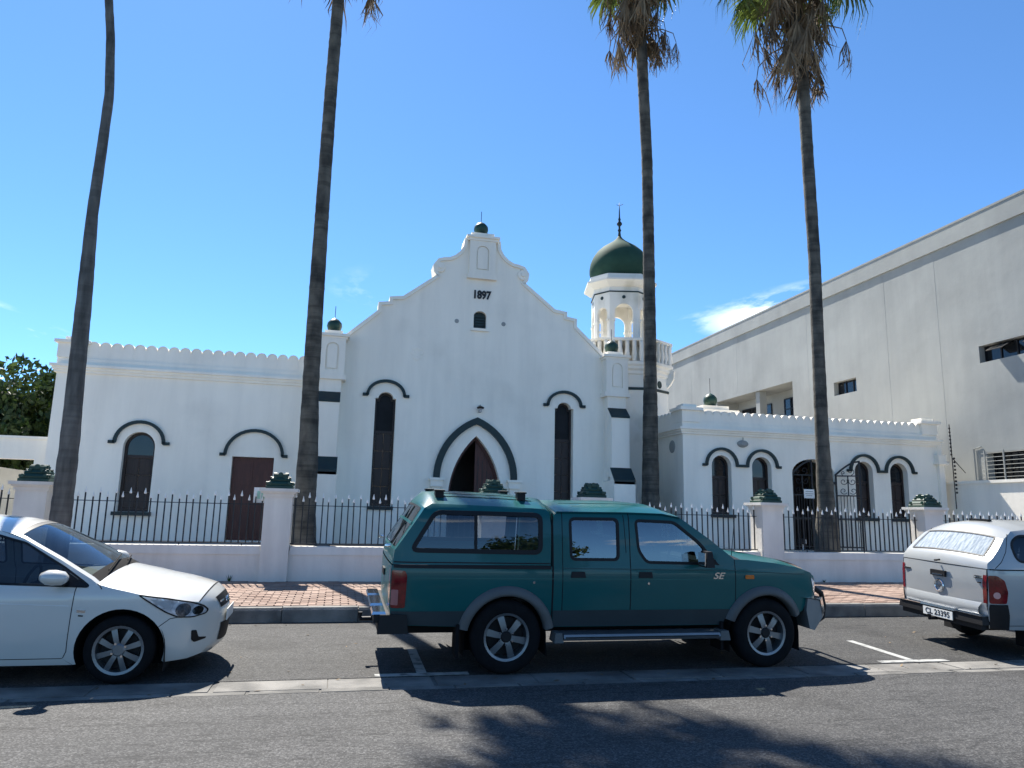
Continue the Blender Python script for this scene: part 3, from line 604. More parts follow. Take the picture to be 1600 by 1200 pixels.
for y, z0, z1 in ((24.3, 5.1, 9.9), (20.05, 3.0, 9.9), (17.9, 3.4, 9.9), (29.5, 7.3, 9.9), (34, 3, 9.9)):
    MB().box(XG - .003, XG + .01, y, y + .45, z0, z1).build('wall_strip', greyp, gb)
def steelwin(par, y0, y1, z0, z1, x, cols, rows, name='window'):
    f = MB()
    for i in range(cols + 1): yy = y0 + (y1 - y0) * i / cols; f.box(x - .025, x + .025, yy - .02, yy + .02, z0, z1)
    for j in range(rows + 1): zz = z0 + (z1 - z0) * j / rows; f.box(x - .02, x + .02, y0, y1, zz - .018, zz + .018)
    o = f.build(name, iron, par)
    for i in range(cols):
        for j in range(rows): MB().box(x + .005, x + .012, y0 + (y1 - y0) * i / cols + .02, y0 + (y1 - y0) * (i + 1) / cols - .02, z0 + (z1 - z0) * j / rows + .018, z0 + (z1 - z0) * (j + 1) / rows - .018).build('pane', pane, o)
    return o
steelwin(gb, 21.68, 22.84, 6.14, 6.60, XG + .22, 3, 1); steelwin(gb, 14.0, 16.55, 6.13, 6.59, XG + .22, 5, 1); steelwin(gb, 14.1, 16.6, 2.62, 3.55, XG + .25, 5, 3)
for yy in (15.9, 14.75):   # top-hung sashes pushed open
    s = MB().box(-.012, .012, -.27, .27, -.42, 0).build('open_sash', iron, gb); s.location = (XG + .18, yy, 6.57); s.rotation_euler = (0, R(62), 0)
    MB().box(-.014, .014, -.23, .23, -.38, -.04).build('sash_pane', pane, s)
bars = MB()
for i in range(9): bars.tube([(XG - .10, 14.1, 2.66 + i * .11), (XG - .10, 16.7, 2.66 + i * .11)], .007, 5)
for yy in (14.3, 15.25, 16.0, 16.6): bars.box(XG - .115, XG - .085, yy - .015, yy + .015, 2.6, 3.62)
bars.build('burglar_bars', greyp, gb)
# recessed loggia
MB().box(XG + 1.15, XG + 1.3, 25.0, 31.8, 4.7, 7.3).box(XG + .502, XG + 1.15, 25.1, 25.34, 4.7, 7.3).box(XG + .502, XG + 1.15, 31.44, 31.7, 4.7, 7.3).box(XG + .502, XG + 1.15, 25.34, 31.44, 7.113, 7.3).box(XG + .502, XG + 1.15, 25.34, 31.44, 4.7, 4.88).build('loggia', greyp, gb)
MB().box(XG + .1, XG + .45, 27.9, 28.2, 4.9, 7.1).build('loggia_post', greyp, gb)
steelwin(gb, 25.7, 27.6, 5.4, 6.75, XG + 1.12, 3, 3); steelwin(gb, 28.6, 31.0, 5.4, 6.7, XG + 1.12, 4, 3)
MB().tube([(XG - .03, 17.0, 2.55), (XG - .03, 17.0, 3.7), (XG - .03, 16.75, 3.75)], .02, 6).build('downpipe', greyp, gb)
rebase(gb, (XG, 14, 0))
sw = MB().box(16.75, 17.0, 13.9, 17.4, .7, 2.68).box(16.70, 17.05, 13.87, 17.4, 2.68, 2.76).build('side_boundary_wall', white, None); tag(sw, 'white side wall between the fence and the grey building', 'wall')
ef = empty('electric_fence_pole', (16.62, 16.9, 2.3)); tag(ef, 'thin black electric fence pole with rows of insulators', 'pole')
MB().tube([(0, 0, -.3), (-.02, 0, 2.05)], .014, 6).build('pole', iron, ef)
for i in range(18): MB().lathe([(.001, -.02), (.03, -.01), (.03, .01), (.001, .02)], 8, (-.045 if i > 9 else .035, -.02, .15 + i * .105), 'x').build('insulator', iron, ef)
MB().tube([(0, 0, 1.1), (.35, -.05, .7)], .012, 5).build('strut', iron, ef)

# ============================================================ far left: yard wall with opening, neighbour wall, tree
bw = MB(); plate(bw, rect(-16, XL0 - .005, Z0 - .9, 3.05), [rect(-12, -6.93, Z0 - .85, 2.58)], 18.9, 19.2)
bw.box(-16.02, XL0 - .006, 18.86, 19.24, 3.05, 3.11); o = bw.build('yard_gateway_wall', white); tag(o, 'white wall with wide opening at the far left of the left wing', 'wall')
v = [(-16, 21.5, 0), (-5.2, 21.5, 0), (-5.2, 21.5, 2.05), (-16, 21.5, 3.4)]; v += [(a, b + .25, c) for a, b, c in v]
o = MB().add(v, [(0, 1, 2, 3), (7, 6, 5, 4), (0, 4, 5, 1), (1, 5, 6, 2), (2, 6, 7, 3), (3, 7, 4, 0)]).build('neighbour_wall', beige); tag(o, 'beige wall with sloping top seen through the left opening', 'wall')
def leafy(name, lab, loc, rx, ry, rz, cz, n, size, seed, trunk_h):
    rnd = random.Random(seed); e = empty(name, loc); tag(e, lab, 'tree')
    t = MB(); t.tube([(0, 0, -.3), (.1, 0, trunk_h * .5), (-.05, .1, trunk_h)], [.28, .2, .15], 10)
    for k in range(6): a = TAU * k / 6 + .4; t.tube([(-.05, .1, trunk_h * .8), (rx * .35 * math.cos(a), ry * .35 * math.sin(a), cz - rz * .1), (rx * .7 * math.cos(a), ry * .7 * math.sin(a), cz + rz * .35)], [.12, .07, .03], 6)
    t.build('trunk', bark, e)
    cl = []
    for k in range(90):
        d = Vector((rnd.gauss(0, 1), rnd.gauss(0, 1), rnd.gauss(0, 1))).normalized(); q = rnd.uniform(.25, .95)
        cl.append((Vector((d.x * rx * q, d.y * ry * q, cz + d.z * rz * q)), rnd.uniform(.26, .42) * min(rx, rz)))
    b = MB()
    for i in range(n):
        c, r_ = cl[i % len(cl)]; d = Vector((rnd.gauss(0, 1), rnd.gauss(0, 1), rnd.gauss(0, .8))); d = d.normalized() * r_ * rnd.random() ** .35
        p = c + d; u = Vector((rnd.gauss(0, 1), rnd.gauss(0, 1), rnd.gauss(0, .6))).normalized(); vv = u.orthogonal().normalized(); vv.rotate(Matrix.Rotation(rnd.uniform(0, 6.3), 3, u)); ww = u.cross(vv); s_ = size * rnd.uniform(.6, 1.3)
        b.add([p - vv * s_, p + ww * s_ * .45, p + vv * s_, p - ww * s_ * .45], [(0, 1, 2, 3)])
    me = bpy.data.meshes.new('crown'); me.from_pydata(b.v, [], b.f); me.update(); link('crown', me, e, leafm)
    return e
leafy('leafy_tree', 'dense dark green tree behind the far left yard wall', (-10.0, 25.5, 0), 3.6, 2.6, 1.95, 3.75, 36000, .12, 5, 2.4)

# ============================================================ boundary wall, pillars, railings
PX = [-8.8, -4.93, -1.04, 2.86, 4.86, 8.72, 12.67, 16.5]
ORD = ['hidden', 'first', 'second', 'third', 'fourth', 'fifth', 'sixth', 'seventh']
PLAB = {-4.93: 'white pillar with green ornament behind the white car roof', -1.04: 'white pillar with green ornament in front of the brown door', 2.86: 'white pillar left of the doorway path, mostly hidden by the canopy roof', 4.86: 'white pillar right of the doorway path, above the pickup cab roof', 8.72: 'white pillar with green ornament behind the green pickup bonnet', 12.67: 'white pillar with green ornament above the silver pickup'}
PY = 13.74
sh = MB().box(-.235, .235, -.235, .235, .20, 1.80); shm = sh.mesh('shaft')
cpm = MB().box(-.26, .26, -.26, .26, 1.80, 1.86).box(-.29, .29, -.29, .29, 1.86, 1.89).box(-.325, .325, -.325, .325, 1.89, 1.945).mesh('cap')
om = MB().lathe([(.001, 0), (.325, 0), (.328, .045), (.300, .06), (.312, .085), (.285, .115), (.235, .135), (.245, .155), (.215, .185), (.165, .20), (.170, .255), (.150, .268), (.001, .268)], 4, a0=math.pi / 4)
for sx_, sy_ in ((1, 0), (-1, 0), (0, 1), (0, -1)):
    ax_ = 'y' if sx_ == 0 else 'x'
    for q, rr__, zz, dd_ in ((.165, .03, .095, .205), (-.165, .03, .095, .205), (.09, .026, .19, .14), (-.09, .026, .19, .14), (0, .042, .25, .10)):
        c_ = (q, sy_ * dd_, zz) if ax_ == 'y' else (sx_ * dd_, q, zz)
        om.lathe([(.001, -.03), (rr__, -.03), (rr__, .03), (.001, .03)], 10, c_, ax_)
om.v = [(a, b, c + 1.945) for a, b, c in om.v]; omm = om.mesh('ornament')
for i, x in enumerate(PX):
    if x in PLAB:
        e = empty('fence_pillar', (x, PY, 0)); tag(e, PLAB[x], 'pillar', 'white pillars along the boundary wall')
        link('shaft', shm, e, white2); link('cap', cpm, e, white2); link('ornament', omm, e, green)
tall = MB().box(-.010, .010, -.010, .010, .985, 1.80).mesh('bar'); short = MB().box(-.010, .010, -.010, .010, .985, 1.73).mesh('bar')
tpm = MB().lathe([(.001, 0), (.017, .003), (.021, .02), (.012, .055), (.003, .10), (.001, .103)], 8).mesh('spear_tip')
WLAB = ['low white wall hidden behind the cabin of the white sedan', 'low white wall between the white car pillar and second pillar', 'low white wall behind the rear of the green pickup', '', 'low white wall hidden behind the green pickup cab', 'low white wall between the green and silver pickups', 'low white wall behind the silver pickup']
RLAB = ['black spiked railing at the far left above the white car', 'black spiked railing in front of the left arched window', 'black spiked railing in front of the second palm trunk', '', 'black spiked railing behind the green pickup cab', 'black spiked railing in front of the iron gate and fourth palm', 'black spiked railing at the right end above the silver pickup']
for i in range(7):
    if not WLAB[i]: continue
    a, b = PX[i] + .236, PX[i + 1] - .236
    e = empty('boundary_wall', ((a + b) / 2, PY, .3)); tag(e, WLAB[i], 'wall', 'low boundary walls between the pillars')
    MB().box(a, b, YW, YW + .26, .2, .80).build('wall', white2, e).location = (-(a + b) / 2, -PY, -.3)
    MB().box(a, b, YW - .02, YW + .28, .80, .945, ch=.02).build('coping', white2, e).location = (-(a + b) / 2, -PY, -.3)
    e = empty('spiked_railing', ((a + b) / 2, PY, .94)); tag(e, RLAB[i], 'railing', 'spiked railings on the boundary wall')
    r_ = MB().box(a - .03, b + .03, PY - .014, PY + .014, .975, .995).build('bottom_rail', iron, e); r_.location = (-(a + b) / 2, -PY, -.94)
    r_ = MB().box(a - .03, b + .03, PY - .012, PY + .012, 1.655, 1.668).build('top_rail', iron, e); r_.location = (-(a + b) / 2, -PY, -.94)
    for k in (.2, .6, .9): x = a + (b - a) * k; r_ = MB().box(x - .008, x + .008, PY - .008, PY + .008, .93, .98).build('foot', iron, e); r_.location = (-(a + b) / 2, -PY, -.94)
    n = int((b - a) / .1135); st = (b - a) / n
    for k in range(n):
        x = a + (k + .5) * st; t_ = k % 2 == 0
        o = link('bar', tall if t_ else short, e, iron); o.location = (x - (a + b) / 2, random.uniform(-.003, .003), -.94); o.rotation_euler = (random.uniform(-.008, .008), random.uniform(-.006, .006), 0)
        q = link('spear_tip', tpm, o, tipw); q.location = (0, 0, 1.795 if t_ else 1.725)
gl = empty('garden_spotlight', (9.62, 13.83, .945)); tag(gl, 'small black spotlight on a stake on the low wall', 'spotlight')
MB().tube([(0, 0, 0), (0, 0, .16)], .012, 6).build('stake', tipw, gl); MB().box(-.09, .03, -.06, .06, .16, .27).build('lamp_head', iron, gl); MB().box(.031, .05, -.05, .05, .17, .26).build('lens', lens, gl)
sg = empty('pillar_sign', (-1.36, 13.80, 1.86)); tag(sg, 'small pale notice board left of the second pillar', 'sign')
MB().box(-.13, .10, -.01, .01, -.17, .10).build('board', tipw, sg); MB().box(-.07, -.02, -.014, -.0101, -.10, .04).box(.0, .06, -.014, -.0101, -.1, .02).build('print', M('pale_green_print', (.35, .6, .5), .6), sg)
# planting bed behind the railing
struct(MB().box(-.9, 2.6, 13.9, 14.5, .7, .93).build('planting_bed', mulch))
wd = MB()
rr = random.Random(4)
def tuft(x, y, z, lab, h):
    e = empty('weed_tuft', (x, y, z)); tag(e, lab, 'weed'); b = MB()
    for k in range(16):
        a = rr.uniform(0, TAU); l_ = h * rr.uniform(.5, 1.2); d = Vector((math.cos(a), math.sin(a), 0)) * l_ * .5; s_ = Vector((-math.sin(a), math.cos(a), 0)) * .006
        b.add([-s_, s_, d * .6 + Vector((0, 0, l_ * .7)) + s_, d + Vector((0, 0, l_)), d * .6 + Vector((0, 0, l_ * .7)) - s_], [(0, 1, 2, 3, 4)])
    b.build('leaves', leafm, e)
tuft(-1.75, 13.57, .32, 'small weed at the wall foot near the white car', .14); tuft(9.9, 13.57, .32, 'small weed at the wall foot right of the green pickup', .09)

lit = MB(); rl = random.Random(12)
for k in range(260):
    x = rl.uniform(-6, 12); y = rl.choice((rl.gauss(10.36, .06), rl.gauss(7.32, .12), rl.gauss(13.45, .08), rl.uniform(7.6, 10.3))); 
    z = .315 + (13.3 - 13.45) * 0 if y > 12 else (max(y - 7.575, 0) * .03826); y = min(y, 10.43) if y < 12 else min(y, 13.58)
    a = rl.uniform(0, TAU); l_ = rl.uniform(.012, .04); d = Vector((math.cos(a), math.sin(a), rl.uniform(0, .4))) * l_; n = Vector((-math.sin(a), math.cos(a), rl.uniform(-.3, .3))) * l_ * .4; p = Vector((x, y, z + .006 + (.02 if y > 12 else 0)))
    lit.add([p - d, p + n, p + d, p - n], [(0, 1, 2, 3)])
me = bpy.data.meshes.new('leaf_litter'); me.from_pydata(lit.v, [], lit.f); me.update(); lo2 = link('leaf_litter', me, None, deadm); lo2['kind'] = 'stuff'; lo2['label'] = 'scattered dry leaf litter along the kerb and gutter'; lo2['category'] = 'litter'

# ============================================================ palms
def fan(seed, spread, blades, ln, droop, pet):
    rnd = random.Random(seed); b = MB(); b.tube([(0, 0, 0), (pet * .5, 0, .05 * pet), (pet, 0, 0)], [.028, .018, .012], 5)
    for k in range(blades):
        a = R(-spread + 2 * spread * (k + .5) / blades) + rnd.uniform(-.05, .05); l_ = ln * (1 - .35 * abs(a) / R(max(spread, 1))) * rnd.uniform(.8, 1.15)
        d = Vector((math.cos(a), math.sin(a), 0)); n = Vector((-d.y, d.x, 0)); w_ = .032 * ln; dz = -droop * rnd.uniform(.6, 1.4)
        P = [Vector((pet, 0, 0)), Vector((pet, 0, .03)) + d * l_ * .5, Vector((pet, 0, dz * l_ * .35)) + d * l_ * .8, Vector((pet, 0, dz * l_)) + d * l_ * .95]
        up_ = Vector((0, 0, w_ * .6))
        b.add([P[0] - n * .006, P[1] - n * w_ + up_, P[2] - n * w_ * .5 + up_ * .5, P[3], P[2] + n * w_ * .5 + up_ * .5, P[1] + n * w_ + up_, P[0] + n * .006, P[1], P[2]], [(0, 1, 7), (1, 2, 8, 7), (2, 3, 8), (7, 5, 6), (7, 8, 4, 5), (8, 3, 4), (0, 7, 6)])
    me = bpy.data.meshes.new('frond'); me.from_pydata(b.v, [], b.f); me.update(); return me
live = [fan(s, 80, 30, 1.1, .55, 1.05) for s in (1, 2, 3)]
def hang(seed, reach, drop, ln, blades, spread):
    rnd = random.Random(seed); b = MB(); P0 = Vector((reach, 0, -drop)); b.tube([(0, 0, 0), (reach * .55, 0, .02), (reach * .9, 0, -drop * .35), tuple(P0)], [.024, .018, .013, .009], 5)
    for k in range(blades):
        a = R(-spread + 2 * spread * (k + .5) / blades) + rnd.uniform(-.06, .06); l_ = ln * rnd.uniform(.6, 1.15); d = Vector((rnd.uniform(-.22, .22), math.sin(a), -math.cos(a))); n = Vector((rnd.uniform(-.4, .4), 1, 0)).normalized(); w_ = .024
        c1 = P0 + d * l_ * .45 + Vector((rnd.uniform(-.05, .05), 0, 0)); c2 = P0 + d * l_ * .8 + Vector((rnd.uniform(-.09, .09), rnd.uniform(-.06, .06), -.05)); c3 = P0 + d * l_ + Vector((rnd.uniform(-.13, .13), rnd.uniform(-.1, .1), -.12))
        b.add([P0 - n * .006, c1 - n * w_, c2 - n * w_ * .6, c3, c2 + n * w_ * .6, c1 + n * w_, P0 + n * .006], [(0, 1, 5, 6), (1, 2, 4, 5), (2, 3, 4)])
    me = bpy.data.meshes.new('dead_frond'); me.from_pydata(b.v, [], b.f); me.update(); return me
hung = [hang(21, .45, .35, .95, 22, 30), hang(22, .75, .45, 1.0, 20, 26), hang(23, .30, .25, 1.1, 22, 24), hang(24, .95, .5, .85, 16, 30), hang(25, .55, .6, 1.2, 14, 14), hang(26, .2, .2, .9, 20, 34)]
def palm(name, lab, pts, radii, heart, barkm, seed, skirt, n_live=34, n_dead=30, bias=0):
    rnd = random.Random(seed); base = Vector(pts[0]); e = empty(name, base); tag(e, lab, 'palm tree', 'palm trees in front of the white buildings')
    P = []; RR = []
    zs = [p[2] for p in pts]; z = zs[0]
    def ip(z, arr):
        for i in range(len(zs) - 1):
            if z <= zs[i + 1]: t = (z - zs[i]) / (zs[i + 1] - zs[i]); return arr[i] + (arr[i + 1] - arr[i]) * t
        return arr[-1]
    k = 0
    while z <= zs[-1]:
        rad = ip(z, radii) * (1 + rnd.uniform(-.03, .03)); P.append((ip(z, [p[0] for p in pts]) - base.x, ip(z, [p[1] for p in pts]) - base.y, z - base.z)); RR.append(rad * (1.008 if k % 3 == 0 else .996)); z += .11; k += 1
    MB().tube(P, RR, 18).build('trunk', barkm, e, True)
    H = Vector(P[-1]); cr = MB().lathe([(.001, -.5), (radii[-1] * 1.1, -.5), (radii[-1] * 1.7, -.1), (radii[-1] * 1.5, .25), (.001, .6)], 12, H).build('crown', deadm, e)
    for k in range(n_live):
        az = k * 2.39996 + rnd.uniform(-.2, .2); t = k / n_live; elv = R(78 - 128 * t + rnd.uniform(-9, 9))
        o = link('frond', live[k % 3], cr, frondm); o.location = H + Vector((math.cos(az) * .12, math.sin(az) * .12, .2 - .5 * t)); o.rotation_euler = Euler((rnd.uniform(-.5, .5), -elv, az), 'XYZ'); s_ = rnd.uniform(.9, 1.12); o.scale = (s_, s_, s_)
    for k in range(n_dead):
        az = k * 2.39996 + 1 + rnd.uniform(-.3, .3); t = rnd.random(); elv = 0
        o = link('dead_frond', hung[k % 6], cr, deadm); o.location = H + Vector((math.cos(az) * (.16 + .05 * t), math.sin(az) * (.16 + .05 * t), -.25 - skirt * t ** 1.3)); o.rotation_euler = Euler((rnd.uniform(-.2, .2), rnd.uniform(-.15, .25), az), 'XYZ'); s_ = rnd.uniform(.8, 1.35) * (1 - .25 * t); o.scale = (s_, s_, s_)
    return e
def pline(u0, zs, k): return [(u0[0] * k, u0[1] * k, EYE + (z - EYE) * k) for z in zs]
palm('palm_tree', 'slim bent palm with smooth grey trunk beside the first pillar', [(-4.27, 13, .30), (-4.28, 13, 1.35), (-4.29, 13, 2.6), (-4.32, 13, 3.6), (-4.35, 13, 4.9), (-4.40, 13, 6.5), (-4.385, 13, 7.7), (-4.38, 13, 8.7), (-4.48, 13, 9.8), (-4.6, 13, 10.6), (-4.85, 13, 12.8), (-5.0, 13, 15.8)], [.17, .157, .145, .132, .12, .09, .082, .077, .072, .068, .066, .066], 14.2, bark1, 1, .6, 26, 14)
s2 = 15.8 / 14.9
p2 = [(-.63, .95), (-.645, 1.54), (-.655, 2.79), (-.70, 4.08), (-.715, 5.8), (-.725, 8.2), (-.725, 10.57), (-.71, 12.44), (-.70, 16.3)]
palm('palm_tree', 'thick palm trunk between the brown door and the gable', [(x * s2, 15.8, .75 if i == 0 else EYE + (z - EYE) * s2) for i, (x, z) in enumerate(p2)], [.29, .225, .205, .172, .163, .148, .14, .136, .13], 15, bark, 2, 2.5, 32, 34)
s3 = 17.4 / 15
p3 = [(6.68, .9), (6.68, 1.7), (6.69, 3.11), (6.705, 5.16), (6.70, 7.6), (6.68, 10.0), (6.60, 12.0), (6.53, 13.8), (6.47, 16.0)]
palm('palm_tree', 'tall palm standing in front of the minaret', [(x * s3, 17.4, .75 if i == 0 else EYE + (z - EYE) * s3) for i, (x, z) in enumerate(p3)], [.28, .235, .205, .168, .158, .152, .155, .165, .165], 17, bark, 3, 3.1, 30, 60)
p4 = [(11.06, .8), (11.10, 1.95), (11.08, 3.3), (11.1, 5.47), (11.13, 8.08), (11.09, 10.65), (11.07, 12.8), (11.01, 14.0), (10.96, 16.4)]
palm('palm_tree', 'tall palm in front of the iron gate and right wing', [(x, 15.0, .75 if i == 0 else z) for i, (x, z) in enumerate(p4)], [.31, .20, .158, .146, .145, .146, .15, .155, .155], 15, bark, 4, 2.7, 32, 56)
# ============================================================ vehicles
def lerpt(t, x):
    if x <= t[0][0]: return t[0][1]
    for (a, b), (c, d) in zip(t, t[1:]):
        if x <= c: u = (x - a) / (c - a); return b + (d - b) * u
    return t[-1][1]
def smooth_t(t):   # table resampled through a Catmull-Rom curve so panels stay curved
    o = []
    for i in range(len(t) - 1):
        p0, p1, p2, p3 = t[max(i - 1, 0)], t[i], t[i + 1], t[min(i + 2, len(t) - 1)]
        m1 = (p2[1] - p0[1]) / max(p2[0] - p0[0], 1e-6); m2 = (p3[1] - p1[1]) / max(p3[0] - p1[0], 1e-6); h = p2[0] - p1[0]
        for k in range(8):
            u = k / 8; o.append((p1[0] + h * u, (2 * u ** 3 - 3 * u * u + 1) * p1[1] + (u ** 3 - 2 * u * u + u) * h * m1 + (-2 * u ** 3 + 3 * u * u) * p2[1] + (u ** 3 - u * u) * h * m2))
    return o + [t[-1]]
def densify(pts, d=.05, closed=True):
    o = []; n = len(pts)
    for i in range(n if closed else n - 1):
        a, b = Vector(pts[i]), Vector(pts[(i + 1) % n]); k = max(1, int((b - a).length / d))
        o += [tuple(a.lerp(b, j / k)) for j in range(k)]
    if not closed: o.append(pts[-1])
    return o
def rnd_poly(pts, r=.05, n=5):
    o = []; m = len(pts)
    for i in range(m):
        p = Vector(pts[i]); a = Vector(pts[i - 1]); b = Vector(pts[(i + 1) % m]); rr_ = min(r, (a - p).length * .45, (b - p).length * .45)
        s_ = p + (a - p).normalized() * rr_; e_ = p + (b - p).normalized() * rr_
        for k in range(n + 1): t = k / n; o.append(tuple(s_ * (1 - t) ** 2 + p * 2 * t * (1 - t) + e_ * t * t))
    return o
class Car:
    def __init__(s, name, lab, cat, org, tilt, zt, xt):
        s.e = empty(name, org); s.e.rotation_euler = (tilt, 0, 0); tag(s.e, lab, cat, 'vehicles parked along the kerb'); s.zt = smooth_t(zt); s.xt = smooth_t(xt); s.G = []; s.pw = 2.3
    def w(s, x, z): return max(.02, lerpt(s.zt, z) + lerpt(s.xt, x))
    def chain(s, pts):
        """side-view line of the upper body with the cross-crown at each point; shared by all sheets so that they meet"""
        N_ = []
        for i in range(len(pts)):
            a, b = pts[max(i - 1, 0)], pts[min(i + 1, len(pts) - 1)]; t1 = Vector((pts[i][0] - a[0], pts[i][1] - a[1])); t2 = Vector((b[0] - pts[i][0], b[1] - pts[i][1]))
            t = (t1.normalized() if t1.length > 1e-6 else Vector((0, 0))) + (t2.normalized() if t2.length > 1e-6 else Vector((0, 0))); t.normalize(); N_.append(Vector((-t.y, t.x)))
        s.G.append((pts, N_))
    def nc(s, x, z):
        best = None
        for pts, N_ in s.G:
            for i in range(len(pts) - 1):
                a = Vector(pts[i][:2]); d = Vector(pts[i + 1][:2]) - a; t = max(0, min(1, (Vector((x, z)) - a).dot(d) / max(d.length_squared, 1e-9))); q = (a + d * t - Vector((x, z))).length
                if best is None or q < best[0]: best = (q, N_[i].lerp(N_[i + 1], t).normalized(), pts[i][2] + (pts[i + 1][2] - pts[i][2]) * t)
        return best[1].x, best[1].y, best[2]
    def panel(s, name, poly, m, par=None, holes=(), off=0, both=True, grid=.06, d=.05):
        pl = densify(poly, d); hl = [densify(h, d) for h in holes]; V, F = cdt(pl, hl, grid); r = []
        for sd in ((-1, 1) if both else (-1,)):
            me = bpy.data.meshes.new(name); me.from_pydata([(x, sd * (s.w(x, z) + off), z) for x, z in V], [], [tuple(f) if sd < 0 else tuple(f)[::-1] for f in F]); me.update()
            p_ = par if par is not None else s.e
            if isinstance(p_, list): p_ = p_[0 if sd < 0 else 1]
            r.append(link(name, me, p_, m, True))
        return r
    def strip(s, name, pts, wd, m, par=None, closed=False, off=.002, th=.006, both=True):
        """thin band lying on the body side (seams, seals, mouldings)"""
        q = densify(pts, .04, closed); r = []
        R_ = MB().ribbon(q, wd, 0, 1, closed=closed)
        for sd in ((-1, 1) if both else (-1,)):
            b = MB(); b.v = [(x, sd * (s.w(x, z) + off - (th if y > .5 else 0)), z) for x, y, z in R_.v]; b.f = R_.f
            p_ = par if par is not None else s.e
            if isinstance(p_, list): p_ = p_[0 if sd < 0 else 1]
            r.append(b.build(name, m, p_, False))
        return r
    def sheet(s, name, chain, m, par=None, crown=0., nt_=14, t0=-1, t1=1, off=0, pw=2, win=0, d=.05):
        """panel spanning the car between its two sides, bulging along its normal by crown"""
        c = densify(chain, d, False); V = []; n = len(c)
        for i, (x, z) in enumerate(c):
            nx, nz, cr0 = s.nc(x, z); w_ = s.w(x, z) + win
            for k in range(nt_ + 1):
                tt = t0 + (t1 - t0) * k / nt_; bul = cr0 * (1 - abs(tt) ** s.pw) + off
                V.append((x + nx * bul, tt * w_, z + nz * bul))
        F = [(i * (nt_ + 1) + k, i * (nt_ + 1) + k + 1, (i + 1) * (nt_ + 1) + k + 1, (i + 1) * (nt_ + 1) + k) for i in range(n - 1) for k in range(nt_)]
        me = bpy.data.meshes.new(name); me.from_pydata(V, [], F); me.update(); return link(name, me, par or s.e, m, True)
    def wheel(s, x, y, r, rim_r, wd, spokes, sd, style):
        z = r
        tp = [(rim_r, -wd * .42), (rim_r + .02, -wd * .5), (r - .05, -wd * .5), (r - .012, -wd * .42), (r, -wd * .28), (r, wd * .28), (r - .012, wd * .42), (r - .05, wd * .5), (rim_r + .02, wd * .5), (rim_r, wd * .42)]
        t = MB().lathe(tp, 40, (0, 0, 0), 'y'); t.f = t.f[:-2]
        w_ = t.build('wheel', rubber, s.e, True); w_.location = (x, y, z); o_ = sd * wd * .5
        b = MB().lathe([(rim_r - .012, o_ * .55), (rim_r - .012, o_ * .92), (rim_r + .012, o_ * .98), (rim_r + .012, o_ * .80), (rim_r - .03, o_ * .0), (rim_r - .03, o_ * .5)], 40, (0, 0, 0), 'y'); b.f = b.f[:-2]
        for k in range(spokes):
            a = TAU * k / spokes + .3 + (math.pi / 2 if style == 6 else 0); ca, sa = math.cos(a), math.sin(a); r0, r1 = .05, rim_r - .008; wa, wb = (.030, .036) if style == 6 else (.022, .026)
            P = []
            for rr_, ww, dd in ((r0, wa * .9, .80), (rim_r * .45, wa, .86), (r1, wb, .66)):
                for sg in (-1, 1): P.append((rr_ * ca - sg * ww * sa, o_ * dd, rr_ * sa + sg * ww * ca))
                for sg in (-1, 1): P.append((rr_ * ca - sg * ww * .7 * sa, o_ * dd - sd * .03, rr_ * sa + sg * ww * .7 * ca))
            b.add(P, [(0, 1, 5, 4), (4, 5, 9, 8), (0, 4, 6, 2), (4, 8, 10, 6), (1, 3, 7, 5), (5, 7, 11, 9)])
        rm = b.build('rim', alloy, w_, ang=35)
        hub = MB().lathe([(.001, o_ * .92), (.045, o_ * .92), (.058, o_ * .80), (.058, o_ * .5), (.001, o_ * .5)], 20, (0, 0, 0), 'y').build('hub', blackp if style == 6 else alloy, w_)
        for k in range(6 if style == 6 else 4):
            a = TAU * k / (6 if style == 6 else 4) + .5; rr_ = .078 if style == 6 else .062; MB().lathe([(.001, o_ * .90), (.011, o_ * .90), (.012, o_ * .6), (.001, o_ * .6)], 8, (rr_ * math.cos(a), 0, rr_ * math.sin(a)), 'y').build('nut', chrome, w_)
        MB().lathe([(.001, o_ * .15), (rim_r - .032, o_ * .15), (rim_r - .032, o_ * .10), (.001, o_ * .10)], 24, (0, 0, 0), 'y').build('brake_disc', blackp, w_)
        return w_
    def box(s, name, b, m, par=None, ch=0): return MB().box(*b, ch=ch).build(name, m, par or s.e)
def well(car, xc, zc, r, y_in, y_out):
    n = 16
    for sd in (-1, 1):
        b = MB(); P = [(xc + r * math.cos(math.pi * k / n), zc + r * math.sin(math.pi * k / n)) for k in range(n + 1)]; P = [(P[0][0], zc - .2)] + P + [(P[-1][0], zc - .2)]
        v = [(x, sd * y_out, z) for x, z in P] + [(x, sd * y_in, z) for x, z in P]; k = len(P)
        b.add(v, [(i, i + 1, k + i + 1, k + i) for i in range(k - 1)] + [tuple(range(k, 2 * k))])
        b.build('wheel_well', dark, car.e)
def seats(car, xs, y, z, back):
    for x in xs:
        for sd in (-1, 1):
            b = MB().prism([(x - .05, z + .02), (x + .42, z), (x + .48, z + .1), (x + .44, z + .16), (x + .03, z + .16), (x - .14, z + .62), (x - .24, z + .62), (x - .14, z + .1)], sd * y - .24, sd * y + .24)
            b.prism([(x - .15, z + .66), (x - .25, z + .66), (x - .27, z + .84), (x - .18, z + .84)], sd * y - .13, sd * y + .13); b.build('seat', seatm, car.e)
